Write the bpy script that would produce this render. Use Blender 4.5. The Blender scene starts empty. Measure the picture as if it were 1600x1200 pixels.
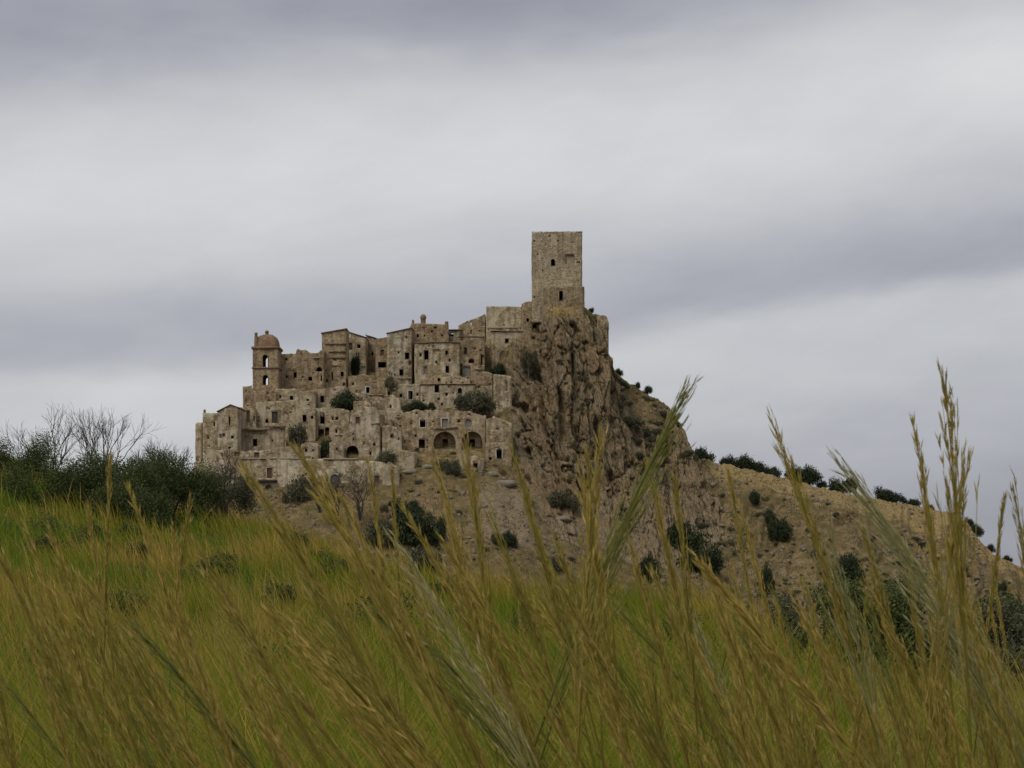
import bpy, math, random
import numpy as np
from mathutils import Vector, Matrix

R = math.radians
rng = np.random.default_rng(7)
random.seed(7)
scene = bpy.context.scene
COL = scene.collection

# ------------------------------------------------------------------ camera
F, VH = 3000.0, 900.0            # focal length and horizon row in photo pixels
cam_d = bpy.data.cameras.new('camera')
cam_d.sensor_width = 36.0
cam_d.sensor_fit = 'HORIZONTAL'
cam_d.lens = 36.0 * F / 1600.0
cam_d.shift_y = (VH - 600.0) / 1600.0
cam_d.clip_start = 0.1
cam_d.clip_end = 9000.0
cam_d.dof.use_dof = True
cam_d.dof.focus_distance = 400.0
cam_d.dof.aperture_fstop = 28.0
cam = bpy.data.objects.new('camera', cam_d)
cam.location = (0, 0, 0)
cam.rotation_euler = (R(90), 0, 0)
COL.objects.link(cam)
scene.camera = cam

# ------------------------------------------------------------------ view
scene.view_settings.view_transform = 'Standard'
scene.view_settings.look = 'None'
scene.view_settings.exposure = 0.0
scene.view_settings.gamma = 1.0
scene.cycles.max_bounces = 6
scene.cycles.diffuse_bounces = 3
scene.cycles.use_denoising = True

# ------------------------------------------------------------------ world: overcast sky
SUN_EL, SUN_AZ = R(52), R(215)   # azimuth clockwise from +Y
world = bpy.data.worlds.new('World')
scene.world = world
world.use_nodes = True
wt = world.node_tree
wt.nodes.clear()


class NT:
    """small node-tree writer"""
    def __init__(s, tree):
        s.t = tree

    def n(s, kind, **kw):
        nd = s.t.nodes.new(kind)
        for k, v in kw.items():
            setattr(nd, k, v)
        return nd

    def link(s, a, b):
        s.t.links.new(a, b)

    def put(s, sock, v):
        if hasattr(v, 'is_linked') or isinstance(v, bpy.types.NodeSocket):
            s.t.links.new(v, sock)
        elif isinstance(v, (int, float)):
            sock.default_value = v
        else:
            v = tuple(v)
            n = len(sock.default_value)
            sock.default_value = v if len(v) == n else (v + (1.0,))[:n]

    def math(s, op, a, b=0.0, c=0.0, clamp=False):
        nd = s.n('ShaderNodeMath', operation=op, use_clamp=clamp)
        s.put(nd.inputs[0], a); s.put(nd.inputs[1], b); s.put(nd.inputs[2], c)
        return nd.outputs[0]

    def ramp(s, fac, stops, interp='LINEAR'):
        nd = s.n('ShaderNodeValToRGB')
        cr = nd.color_ramp
        cr.interpolation = interp
        while len(cr.elements) < len(stops):
            cr.elements.new(0.5)
        for e, (p, c) in zip(cr.elements, stops):
            e.position = p
            c = (c, c, c) if isinstance(c, (int, float)) else c
            e.color = (*c, 1.0)
        s.put(nd.inputs[0], fac)
        return nd.outputs[0]

    def mix(s, fac, a, b, blend='MIX'):
        nd = s.n('ShaderNodeMix', data_type='RGBA', blend_type=blend)
        s.put(nd.inputs[0], fac); s.put(nd.inputs[6], a); s.put(nd.inputs[7], b)
        return nd.outputs[2]

    def noise(s, vec, scale, detail=4.0, rough=0.55, dist=0.0):
        nd = s.n('ShaderNodeTexNoise')
        s.put(nd.inputs['Vector'], vec)
        nd.inputs['Scale'].default_value = scale
        nd.inputs['Detail'].default_value = detail
        nd.inputs['Roughness'].default_value = rough
        nd.inputs['Distortion'].default_value = dist
        return nd.outputs[0]

    def voro(s, vec, scale, feature='F1', out=0, rand=1.0):
        nd = s.n('ShaderNodeTexVoronoi', feature=feature)
        s.put(nd.inputs['Vector'], vec)
        nd.inputs['Scale'].default_value = scale
        nd.inputs['Randomness'].default_value = rand
        return nd.outputs[out]

    def vmul(s, vec, k):
        nd = s.n('ShaderNodeVectorMath', operation='MULTIPLY')
        s.put(nd.inputs[0], vec); s.put(nd.inputs[1], k)
        return nd.outputs[0]

    def vadd(s, vec, k):
        nd = s.n('ShaderNodeVectorMath', operation='ADD')
        s.put(nd.inputs[0], vec); s.put(nd.inputs[1], k)
        return nd.outputs[0]

    def comb(s, x, y, z):
        nd = s.n('ShaderNodeCombineXYZ')
        s.put(nd.inputs[0], x); s.put(nd.inputs[1], y); s.put(nd.inputs[2], z)
        return nd.outputs[0]

    def attr(s, name, out=2):
        nd = s.n('ShaderNodeAttribute', attribute_name=name)
        return nd.outputs[out]


w = NT(wt)
tc = w.n('ShaderNodeTexCoord')
sep = w.n('ShaderNodeSeparateXYZ')
w.link(tc.outputs['Generated'], sep.inputs[0])
DEG = 57.29578
az = w.math('MULTIPLY', w.math('ARCTAN2', sep.outputs[0], sep.outputs[1]), DEG)
el = w.math('MULTIPLY', w.math('ARCSINE', sep.outputs[2]), DEG)
# banks of stratus tilted a little against the horizon, their edges torn by noise
cv = w.comb(w.math('MULTIPLY', az, 0.05), w.math('MULTIPLY', el, 0.16), 0.0)
warp = w.math('SUBTRACT', w.noise(cv, 1.3, 5, 0.52), 0.5)
warp2 = w.math('SUBTRACT', w.noise(w.vadd(cv, (7.3, 2.1, 4.0)), 0.8, 3, 0.5), 0.5)
e1 = w.math('SUBTRACT', el, w.math('MULTIPLY', az, 0.10))
e1 = w.math('ADD', e1, w.math('MULTIPLY', warp, 3.3))
pos = w.math('DIVIDE', e1, 40.0, clamp=True)
bank = w.ramp(pos, [
    (0.000, 0.36), (0.055, 0.40), (0.12, 0.55), (0.166, 0.60), (0.178, 0.46), (0.190, 0.385), (0.225, 0.46),
    (0.262, 0.625), (0.315, 0.71), (0.352, 0.665), (0.380, 0.53), (0.400, 0.41), (0.425, 0.355), (0.475, 0.39),
    (0.53, 0.50), (0.60, 0.44), (0.70, 0.54), (0.85, 0.48), (1.0, 0.55)], 'B_SPLINE')
# keep the lower bank strong to the right, faint to the left
lum = w.math('ADD', bank, w.math('MULTIPLY', warp2, 0.20))
lum = w.math('ADD', lum, w.math('MULTIPLY', w.math('SUBTRACT', w.noise(w.vadd(cv, (1.7, 9.0, 2.0)), 3.2, 6, 0.58), 0.5), 0.11))
along = w.math('ADD', w.math('MULTIPLY', az, 0.96), w.math('MULTIPLY', el, 0.28))
across = w.math('SUBTRACT', w.math('MULTIPLY', el, 0.96), w.math('MULTIPLY', az, 0.28))
diag = w.noise(w.comb(w.math('MULTIPLY', along, 0.10), w.math('MULTIPLY', across, 0.27), 3.0), 1.0, 7, 0.60, 0.6)
lum = w.math('ADD', lum, w.math('MULTIPLY', w.math('SUBTRACT', diag, 0.5), 0.14))
tint = w.ramp(w.math('MULTIPLY_ADD', lum, 2.5, -0.75, clamp=True), [(0.0, (0.935, 0.96, 1.12)), (0.55, (0.985, 1.0, 1.05)), (1.0, (0.99, 1.0, 1.01))])
lumc = w.comb(lum, lum, lum)
cloud_col = w.mix(1.0, lumc, tint, 'MULTIPLY')
bg_cloud = w.n('ShaderNodeBackground')
w.link(cloud_col, bg_cloud.inputs[0])
bg_cloud.inputs[1].default_value = 1.0
sky = w.n('ShaderNodeTexSky', sky_type='NISHITA')
sky.sun_disc = False
sky.sun_elevation = SUN_EL
sky.sun_rotation = SUN_AZ
bg_sky = w.n('ShaderNodeBackground')
w.link(sky.outputs[0], bg_sky.inputs[0])
bg_sky.inputs[1].default_value = 0.08
mixs = w.n('ShaderNodeMixShader')
mixs.inputs[0].default_value = 0.93        # cloud cover
w.link(bg_sky.outputs[0], mixs.inputs[1])
w.link(bg_cloud.outputs[0], mixs.inputs[2])
wo = w.n('ShaderNodeOutputWorld')
w.link(mixs.outputs[0], wo.inputs[0])

# ------------------------------------------------------------------ sun (veiled by cloud)
sun_d = bpy.data.lights.new('sun', 'SUN')
sun_d.energy = 1.5
sun_d.angle = R(25)
sun_d.color = (1.0, 0.95, 0.87)
sun = bpy.data.objects.new('sun', sun_d)
sd = Vector((math.sin(SUN_AZ) * math.cos(SUN_EL), math.cos(SUN_AZ) * math.cos(SUN_EL), math.sin(SUN_EL)))
sun.rotation_euler = sd.to_track_quat('Z', 'Y').to_euler()
COL.objects.link(sun)


# ================================================================== helpers
def P(u, v, Y):
    return np.array(((u - 800.0) * Y / F, Y, (VH - v) * Y / F))


def _hash(ix, iy, iz, seed):
    h = (ix.astype(np.int64) * 374761393 + iy.astype(np.int64) * 668265263 + iz.astype(np.int64) * 2147483647 + seed * 1274126177) & 0xFFFFFFFF
    h = ((h ^ (h >> 13)) * 1274126177) & 0xFFFFFFFF
    h = (h ^ (h >> 16)) & 0xFFFFFFFF
    return h.astype(np.float64) / 4294967295.0


def vnoise(x, y, z=0.0, seed=0):
    x, y, z = np.broadcast_arrays(np.asarray(x, float), np.asarray(y, float), np.asarray(z, float))
    x0, y0, z0 = np.floor(x), np.floor(y), np.floor(z)
    fx, fy, fz = x - x0, y - y0, z - z0
    fx = fx * fx * fx * (fx * (fx * 6 - 15) + 10)
    fy = fy * fy * fy * (fy * (fy * 6 - 15) + 10)
    fz = fz * fz * fz * (fz * (fz * 6 - 15) + 10)
    r = 0
    for dx in (0, 1):
        wx = fx if dx else 1 - fx
        for dy in (0, 1):
            wy = fy if dy else 1 - fy
            for dz in (0, 1):
                wz = fz if dz else 1 - fz
                r = r + wx * wy * wz * _hash(x0 + dx, y0 + dy, z0 + dz, seed)
    return r


def fbm(x, y, z=0.0, octv=4, seed=0, gain=0.5):
    a, s, t = 1.0, 0.0, 0.0
    for o in range(octv):
        k = 2.03 ** o
        s = s + a * vnoise(np.asarray(x) * k, np.asarray(y) * k, np.asarray(z) * k, seed + o * 17)
        t += a
        a *= gain
    return s / t


def worley(x, y, seed=0):
    x = np.asarray(x, float); y = np.asarray(y, float)
    ix, iy = np.floor(x), np.floor(y)
    f1 = np.full(x.shape, 9.0); f2 = np.full(x.shape, 9.0); cid = np.zeros(x.shape); cx = np.zeros(x.shape); cy = np.zeros(x.shape)
    for dx in (-1, 0, 1):
        for dy in (-1, 0, 1):
            px = ix + dx + _hash(ix + dx, iy + dy, ix * 0, seed)
            py = iy + dy + _hash(ix + dx, iy + dy, ix * 0, seed + 1)
            d = np.hypot(px - x, py - y)
            c = _hash(ix + dx, iy + dy, ix * 0, seed + 2)
            new = d < f1
            f2 = np.where(new, f1, np.minimum(f2, d))
            cid = np.where(new, c, cid); cx = np.where(new, x - px, cx); cy = np.where(new, y - py, cy)
            f1 = np.where(new, d, f1)
    return f1, f2, cid, cx, cy


def sstep(a, b, x):
    t = np.clip((np.asarray(x, float) - a) / (b - a), 0, 1)
    return t * t * (3 - 2 * t)


def mesh_np(name, verts, faces, mat=None, attrs=None, smooth=False):
    """faces: list of int arrays (n,k)"""
    me = bpy.data.meshes.new(name)
    verts = np.asarray(verts, dtype=np.float32).reshape(-1, 3)
    faces = [np.asarray(f, dtype=np.int32) for f in faces if len(f)]
    me.vertices.add(len(verts))
    me.vertices.foreach_set('co', verts.ravel())
    nl = sum(f.size for f in faces)
    nf = sum(len(f) for f in faces)
    me.loops.add(nl)
    me.polygons.add(nf)
    me.loops.foreach_set('vertex_index', np.concatenate([f.ravel() for f in faces]))
    tot = np.concatenate([np.full(len(f), f.shape[1], dtype=np.int32) for f in faces])
    st = np.concatenate([[0], np.cumsum(tot)[:-1]]).astype(np.int32)
    me.polygons.foreach_set('loop_start', st)
    me.polygons.foreach_set('loop_total', tot)
    if smooth:
        me.polygons.foreach_set('use_smooth', np.ones(nf, dtype=bool))
    if attrs:
        for k, a in attrs.items():
            at = me.attributes.new(k, 'FLOAT', 'POINT')
            at.data.foreach_set('value', np.asarray(a, dtype=np.float32))
    me.update(calc_edges=True)
    me.validate()
    if mat:
        me.materials.append(mat)
    return me


def link(name, data, parent=None, loc=None, rotz=None):
    o = bpy.data.objects.new(name, data)
    COL.objects.link(o)
    if parent is not None:
        o.parent = parent
    if loc is not None:
        o.location = tuple(loc)
    if rotz is not None:
        o.rotation_euler = (0, 0, rotz)
    return o


def tag(o, label, cat, group=None):
    o['label'] = label
    o['category'] = cat
    if group:
        o['group'] = group
    return o


class MB:
    """collects polygons for one mesh"""
    def __init__(s):
        s.v, s.q, s.t, s.n = [], [], [], 0

    def add(s, verts, quads=(), tris=()):
        verts = np.asarray(verts, float).reshape(-1, 3)
        if len(quads):
            s.q.append(np.asarray(quads, int).reshape(-1, 4) + s.n)
        if len(tris):
            s.t.append(np.asarray(tris, int).reshape(-1, 3) + s.n)
        s.v.append(verts)
        s.n += len(verts)

    def box(s, x0, x1, y0, y1, z0, z1):
        v = [(x, y, z) for z in (z0, z1) for y in (y0, y1) for x in (x0, x1)]
        s.add(v, [(0, 1, 5, 4), (1, 3, 7, 5), (3, 2, 6, 7), (2, 0, 4, 6), (4, 5, 7, 6), (0, 2, 3, 1)])

    def lathe(s, cx, cy, prof, n=12, rot=0.0):
        """prof: list of (r,z)"""
        a = np.arange(n) / n * 2 * math.pi + rot
        v = np.concatenate([np.stack([cx + r * np.cos(a), cy + r * np.sin(a), np.full(n, z)], 1) for r, z in prof])
        q = []
        for k in range(len(prof) - 1):
            for i in range(n):
                j = (i + 1) % n
                q.append((k * n + i, k * n + j, (k + 1) * n + j, (k + 1) * n + i))
        s.add(v, q)

    def tube(s, pts, rad, n=6):
        pts = np.asarray(pts, float)
        m = len(pts)
        rad = np.broadcast_to(rad, (m,))
        d = np.gradient(pts, axis=0)
        d /= np.linalg.norm(d, axis=1)[:, None] + 1e-9
        ref = np.array([0.31, 0.93, 0.2])
        a = np.cross(d, ref); a /= np.linalg.norm(a, axis=1)[:, None] + 1e-9
        b = np.cross(d, a)
        th = np.arange(n) / n * 2 * math.pi
        v = (pts[:, None, :] + rad[:, None, None] * (np.cos(th)[None, :, None] * a[:, None, :] + np.sin(th)[None, :, None] * b[:, None, :])).reshape(-1, 3)
        k = np.arange(m - 1)[:, None] * n
        i = np.arange(n)[None, :]
        j = (i + 1) % n
        q = np.stack([k + i, k + j, k + n + j, k + n + i], -1).reshape(-1, 4)
        s.add(v, q)

    def mesh(s, name, mat, attrs=None, smooth=False):
        f = []
        if s.q: f.append(np.concatenate(s.q))
        if s.t: f.append(np.concatenate(s.t))
        return mesh_np(name, np.concatenate(s.v), f, mat, attrs, smooth)


# ================================================================== materials
def new_mat(name):
    m = bpy.data.materials.new(name)
    m.use_nodes = True
    m.node_tree.nodes.clear()
    t = NT(m.node_tree)
    return m, t


def finish(t, col, rough=0.95, bump=None, bstr=0.5, bdist=0.1, spec=0.15, translucent=0.0):
    out = t.n('ShaderNodeOutputMaterial')
    b = t.n('ShaderNodeBsdfPrincipled')
    t.put(b.inputs['Base Color'], col)
    t.put(b.inputs['Roughness'], rough)
    b.inputs['Specular IOR Level'].default_value = spec
    if bump is not None:
        bn = t.n('ShaderNodeBump')
        bn.inputs['Strength'].default_value = bstr
        bn.inputs['Distance'].default_value = bdist
        t.put(bn.inputs['Height'], bump)
        t.link(bn.outputs[0], b.inputs['Normal'])
    if translucent:
        tr = t.n('ShaderNodeBsdfTranslucent')
        t.put(tr.inputs[0], col)
        mx = t.n('ShaderNodeMixShader')
        mx.inputs[0].default_value = translucent
        t.link(b.outputs[0], mx.inputs[1]); t.link(tr.outputs[0], mx.inputs[2])
        t.link(mx.outputs[0], out.inputs[0])
    else:
        t.link(b.outputs[0], out.inputs[0])


def wall_material(name='ruined_masonry', lo=(0.27, 0.207, 0.128), hi=(0.53, 0.435, 0.288), stain=0.36):
    m, t = new_mat(name)
    pos = t.n('ShaderNodeNewGeometry').outputs['Position']
    oi = t.n('ShaderNodeObjectInfo')
    off = t.math('MULTIPLY', oi.outputs['Random'], 61.0)
    p = t.vadd(pos, t.comb(off, off, 0.0))
    n1 = t.noise(p, 0.16, 5, 0.6, 0.4)
    n2 = t.noise(p, 0.75, 7, 0.68, 0.3)
    n3 = t.noise(p, 3.2, 5, 0.7)
    st = t.noise(t.vmul(p, (1.1, 1.1, 0.13)), 1.0, 5, 0.6)
    stones = t.voro(t.vmul(p, (1.0, 1.0, 1.5)), 2.1, 'F1', 1)
    mort = t.voro(t.vmul(p, (1.0, 1.0, 1.5)), 2.1, 'DISTANCE_TO_EDGE', 0)
    rubble = t.mix(t.ramp(n2, [(0.30, 0), (0.70, 1)]), lo, hi)
    sv = t.n('ShaderNodeSeparateColor'); t.link(stones, sv.inputs[0])
    rubble = t.mix(1.0, rubble, t.ramp(sv.outputs[0], [(0, 0.66), (1, 1.28)]), 'MULTIPLY')
    plaster = t.mix(t.ramp(n2, [(0.3, 0), (0.75, 1)]), (0.40, 0.348, 0.252), (0.585, 0.51, 0.375))
    cover = t.ramp(t.math('ADD', n1, t.math('MULTIPLY', t.math('SUBTRACT', n2, 0.5), 0.7)), [(0.46, 0), (0.54, 1)])
    cover = t.math('MULTIPLY', cover, oi.outputs['Alpha'])
    col = t.mix(cover, rubble, plaster)
    brown = t.ramp(t.noise(t.vadd(p, (11, 3, 5)), 0.42, 6, 0.7), [(0.53, 0), (0.66, 1)])
    col = t.mix(t.math('MULTIPLY', brown, stain), col, (0.22, 0.145, 0.078))
    col = t.mix(1.0, col, t.ramp(st, [(0.32, (0.60, 0.57, 0.54)), (0.55, (1.0, 1.0, 1.0)), (0.8, (1.12, 1.1, 1.05))]), 'MULTIPLY')
    col = t.mix(1.0, col, t.ramp(n3, [(0.28, 0.74), (0.66, 1.20)]), 'MULTIPLY')
    col = t.mix(1.0, col, oi.outputs['Color'], 'MULTIPLY')
    h = t.math('ADD', t.math('MULTIPLY', n3, 0.8), t.math('MULTIPLY', t.math('MINIMUM', mort, 0.15), t.math('MULTIPLY_ADD', cover, -3.0, 4.0)))
    finish(t, col, 0.95, h, 0.8, 0.16)
    return m


def flat_mat(name, c1, c2, scale=1.2, rough=0.9, bd=0.05):
    m, t = new_mat(name)
    pos = t.n('ShaderNodeNewGeometry').outputs['Position']
    n = t.noise(pos, scale, 6, 0.65)
    n2 = t.noise(pos, scale * 6, 3, 0.6)
    col = t.mix(t.ramp(n, [(0.3, 0), (0.7, 1)]), c1, c2)
    col = t.mix(1.0, col, t.ramp(n2, [(0.25, 0.75), (0.75, 1.15)]), 'MULTIPLY')
    finish(t, col, rough, n2, 0.5, bd)
    return m


def hill_material():
    m, t = new_mat('hill_rock_and_soil')
    geo = t.n('ShaderNodeNewGeometry')
    p = geo.outputs['Position']
    rock = t.attr('rock'); scree = t.attr('scree'); dry = t.attr('dry')
    sp = t.n('ShaderNodeSeparateXYZ'); t.link(p, sp.inputs[0])
    sx = t.math('ADD', sp.outputs[0], t.math('MULTIPLY', sp.outputs[2], 0.22))
    strata = t.comb(t.math('MULTIPLY', sx, 0.9), t.math('MULTIPLY', sp.outputs[1], 0.35), t.math('MULTIPLY', sp.outputs[2], 0.11))
    s1 = t.noise(strata, 1.0, 7, 0.66, 0.5)
    s2 = t.noise(p, 0.11, 5, 0.6)
    s3 = t.noise(p, 1.4, 6, 0.7)
    s4 = t.noise(p, 0.4, 6, 0.65, 0.3)
    rc = t.ramp(s1, [(0.30, (0.075, 0.058, 0.038)), (0.42, (0.20, 0.163, 0.108)), (0.58, (0.285, 0.237, 0.163)), (0.75, (0.38, 0.325, 0.235))])
    crk = t.voro(t.comb(t.math('MULTIPLY', sx, 0.75), t.math('MULTIPLY', sp.outputs[1], 0.5), t.math('MULTIPLY', sp.outputs[2], 0.17)), 1.0, 'DISTANCE_TO_EDGE', 0)
    crk2 = t.voro(t.comb(t.math('MULTIPLY', sx, 2.1), t.math('MULTIPLY', sp.outputs[1], 1.3), t.math('MULTIPLY', sp.outputs[2], 0.55)), 1.0, 'DISTANCE_TO_EDGE', 0)
    rc = t.mix(t.math('MULTIPLY', t.ramp(s2, [(0.45, 0), (0.65, 1)]), 0.5), rc, (0.31, 0.215, 0.115))
    sc_ = t.ramp(s4, [(0.32, (0.085, 0.068, 0.033)), (0.45, (0.160, 0.120, 0.062)), (0.58, (0.225, 0.170, 0.095)), (0.74, (0.31, 0.245, 0.15))])
    sc_ = t.mix(t.math('MULTIPLY', t.ramp(t.noise(t.vadd(p, (5, 40, 9)), 0.23, 6, 0.7), [(0.46, 0), (0.60, 1)]), 0.75), sc_, (0.110, 0.102, 0.042))
    scr = t.mix(t.ramp(s3, [(0.3, 0), (0.7, 1)]), (0.165, 0.132, 0.090), (0.27, 0.218, 0.152))
    dr = t.mix(t.ramp(s3, [(0.3, 0), (0.7, 1)]), (0.20, 0.155, 0.075), (0.35, 0.265, 0.13))
    fac = lambda a, lo, hi: t.ramp(t.math('ADD', a, t.math('MULTIPLY', t.math('SUBTRACT', s4, 0.5), 1.9)), [(lo, 0), (hi, 1)])
    col = t.mix(fac(scree, 0.35, 0.75), sc_, scr)
    col = t.mix(fac(dry, 0.35, 0.75), col, dr)
    col = t.mix(fac(rock, 0.35, 0.6), col, rc)
    col = t.mix(1.0, col, t.ramp(s3, [(0.25, (0.64, 0.60, 0.54)), (0.72, (1.20, 1.13, 1.02))]), 'MULTIPLY')
    h = t.math('ADD', t.math('MULTIPLY', s3, 0.7), t.math('MULTIPLY', rock, t.math('ADD', t.math('MULTIPLY', s1, 1.2), t.math('ADD', t.math('MULTIPLY', t.math('MINIMUM', crk, 0.12), 7.0), t.math('MULTIPLY', t.math('MINIMUM', crk2, 0.12), 3.0)))))
    finish(t, col, 0.97, h, 0.8, 0.5)
    return m


def ground_material():
    m, t = new_mat('meadow_soil')
    p = t.n('ShaderNodeNewGeometry').outputs['Position']
    n = t.noise(p, 0.5, 6, 0.65)
    n2 = t.noise(p, 5.0, 4, 0.6)
    col = t.ramp(n, [(0.3, (0.030, 0.036, 0.008)), (0.5, (0.055, 0.052, 0.014)), (0.7, (0.09, 0.068, 0.026))])
    col = t.mix(1.0, col, t.ramp(n2, [(0.25, 0.6), (0.75, 1.2)]), 'MULTIPLY')
    finish(t, col, 1.0, n2, 0.6, 0.1)
    return m


def leaf_material(name, dark, light, transl=0.25, spec=0.2):
    m, t = new_mat(name)
    oi = t.n('ShaderNodeObjectInfo')
    a = t.attr('var')
    col = t.mix(a, dark, light)
    col = t.mix(1.0, col, t.ramp(oi.outputs['Random'], [(0, (0.8, 0.82, 0.8)), (1, (1.2, 1.12, 1.05))]), 'MULTIPLY')
    finish(t, col, 0.7, None, spec=spec, translucent=transl)
    return m


def grass_material(name, stops, transl=0.3):
    m, t = new_mat(name)
    col = t.ramp(t.attr('var'), stops)
    oi = t.n('ShaderNodeObjectInfo')
    col = t.mix(1.0, col, t.ramp(oi.outputs['Random'], [(0, (0.82, 0.84, 0.78)), (1, (1.16, 1.1, 1.1))]), 'MULTIPLY')
    finish(t, col, 0.65, None, spec=0.25, translucent=transl)
    return m


M = {}
M['wall'] = wall_material()
M['keep'] = wall_material('keep_masonry', (0.40, 0.33, 0.23), (0.53, 0.45, 0.32), 0.12)
M['hill'] = hill_material()
M['ground'] = ground_material()
M['tile'] = flat_mat('old_roof_tile', (0.15, 0.098, 0.065), (0.31, 0.21, 0.145), 0.8)
M['dome'] = flat_mat('dome_tile', (0.145, 0.09, 0.055), (0.31, 0.20, 0.12), 0.9)
M['white'] = flat_mat('pale_plaster_surround', (0.44, 0.405, 0.34), (0.62, 0.585, 0.51), 1.5)
M['stone'] = flat_mat('dressed_stone', (0.26, 0.205, 0.14), (0.42, 0.345, 0.245), 1.0)
M['brick'] = flat_mat('brown_brick', (0.165, 0.115, 0.07), (0.31, 0.225, 0.14), 1.4)
M['grey'] = flat_mat('grey_infill', (0.16, 0.15, 0.125), (0.26, 0.24, 0.20), 1.2)
M['wood'] = flat_mat('weathered_wood', (0.045, 0.036, 0.03), (0.10, 0.075, 0.06), 2.0)
M['redwood'] = flat_mat('red_brown_wood', (0.085, 0.05, 0.035), (0.15, 0.085, 0.055), 2.0)
M['bark'] = flat_mat('bark', (0.07, 0.055, 0.042), (0.15, 0.12, 0.095), 3.0)
M['twig'] = flat_mat('bare_twig', (0.06, 0.05, 0.04), (0.115, 0.095, 0.075), 3.0)
M['boulder'] = flat_mat('pale_boulder', (0.17, 0.145, 0.105), (0.28, 0.245, 0.185), 0.7, bd=0.2)
M['rubble'] = flat_mat('rubble_stone', (0.13, 0.108, 0.075), (0.25, 0.21, 0.15), 0.5, bd=0.1)
M['leaf_dark'] = leaf_material('dark_evergreen_leaf', (0.018, 0.029, 0.013), (0.068, 0.092, 0.040))
M['leaf_near'] = leaf_material('evergreen_bush_leaf', (0.034, 0.046, 0.014), (0.125, 0.155, 0.048))
M['leaf_olive'] = leaf_material('grey_green_leaf', (0.055, 0.058, 0.034), (0.15, 0.15, 0.092))
M['leaf_dull'] = leaf_material('dull_brown_green_leaf', (0.085, 0.075, 0.038), (0.18, 0.155, 0.085))
M['grass'] = grass_material('meadow_grass', [(0.0, (0.060, 0.165, 0.008)), (0.30, (0.165, 0.235, 0.012)), (0.60, (0.275, 0.235, 0.018)), (1.0, (0.46, 0.32, 0.075))], 0.40)
M['scrub'] = grass_material('dry_scrub', [(0.0, (0.075, 0.082, 0.032)), (0.4, (0.15, 0.13, 0.058)), (0.75, (0.26, 0.195, 0.085)), (1.0, (0.37, 0.28, 0.13))], 0.15)
M['plume_tan'] = grass_material('tan_plume', [(0.0, (0.125, 0.130, 0.014)), (0.4, (0.25, 0.205, 0.030)), (1.0, (0.54, 0.405, 0.125))])
M['plume_green'] = grass_material('green_plume', [(0.0, (0.07, 0.11, 0.014)), (0.5, (0.17, 0.18, 0.032)), (1.0, (0.34, 0.30, 0.10))])
M['plume_pale'] = grass_material('pale_plume', [(0.0, (0.15, 0.165, 0.045)), (0.5, (0.31, 0.29, 0.115)), (1.0, (0.56, 0.50, 0.28))])

# ================================================================== the main hill
CREST = np.array([
    (-500, 960, 560), (-300, 930, 560), (0, 850, 540), (200, 790, 520), (290, 745, 505), (330, 705, 508), (380, 665, 518), (440, 622, 528),
    (520, 590, 540), (600, 580, 545), (700, 562, 550), (750, 540, 552), (790, 512, 550), (825, 482, 546), (845, 473, 543),
    (905, 474, 541), (922, 486, 541), (935, 492, 541), (949, 499, 541), (952, 545, 541), (957, 565, 541), (965, 584, 541), (985, 600, 542),
    (1012, 616, 542), (1035, 628, 542), (1050, 641, 541), (1062, 660, 540), (1070, 676, 539), (1080, 702, 538), (1092, 716, 540), (1120, 722, 545), (1200, 741, 548),
    (1300, 766, 548), (1420, 789, 546), (1495, 803, 542), (1512, 818, 540), (1530, 843, 537), (1555, 868, 534), (1600, 887, 530), (1700, 935, 520),
    (1900, 1010, 505), (2200, 1100, 490)], float)
# depth of the visible face: station u -> [(row, depth)]
FACE = [
    (-500, [(800, 560), (960, 520), (1150, 450)]),
    (250, [(600, 548), (700, 508), (760, 482), (820, 462), (900, 440), (1150, 390)]),
    (560, [(560, 548), (600, 538), (700, 498), (760, 476), (820, 458), (900, 436), (1150, 385)]),
    (760, [(470, 556), (560, 541), (610, 528), (700, 500), (730, 488), (790, 468), (850, 452), (920, 432), (1150, 382)]),
    (812, [(470, 550), (520, 538), (600, 521), (700, 502), (760, 484), (820, 464), (900, 440), (1150, 385)]),
    (870, [(465, 544), (473, 531.5), (484, 528), (520, 522), (600, 513), (700, 504), (780, 492), (830, 474), (900, 447), (1150, 388)]),
    (945, [(465, 544), (490, 533), (560, 523), (650, 514), (760, 505), (820, 490), (900, 456), (1150, 392)]),
    (1010, [(600, 545), (640, 534), (690, 524), (760, 512), (840, 490), (920, 458), (1150, 395)]),
    (1075, [(640, 545), (690, 532), (760, 519), (820, 506), (900, 474), (1150, 398)]),
    (1130, [(700, 550), (750, 530), (800, 517), (860, 500), (930, 472), (1150, 400)]),
    (1300, [(740, 556), (780, 530), (800, 520), (870, 498), (950, 470), (1150, 404)]),
    (1500, [(780, 552), (830, 524), (900, 498), (960, 472), (1150, 405)]),
    (1650, [(860, 545), (940, 500), (1000, 470), (1150, 405)]),
    (2200, [(1000, 520), (1150, 450)]),
]
FU = np.array([f[0] for f in FACE], float)


def face_depth(u, v):
    """u (n,), v (n,m) -> depth"""
    tab = np.stack([np.interp(v, [a for a, b in f[1]], [b for a, b in f[1]]) for f in FACE])
    k = np.clip(np.searchsorted(FU, u) - 1, 0, len(FU) - 2)
    t = np.clip((u - FU[k]) / (FU[k + 1] - FU[k]), 0, 1)
    t = t * t * (3 - 2 * t)
    i = np.arange(len(u))
    return tab[k, i] * (1 - t)[:, None] + tab[k + 1, i] * t[:, None]


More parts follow.
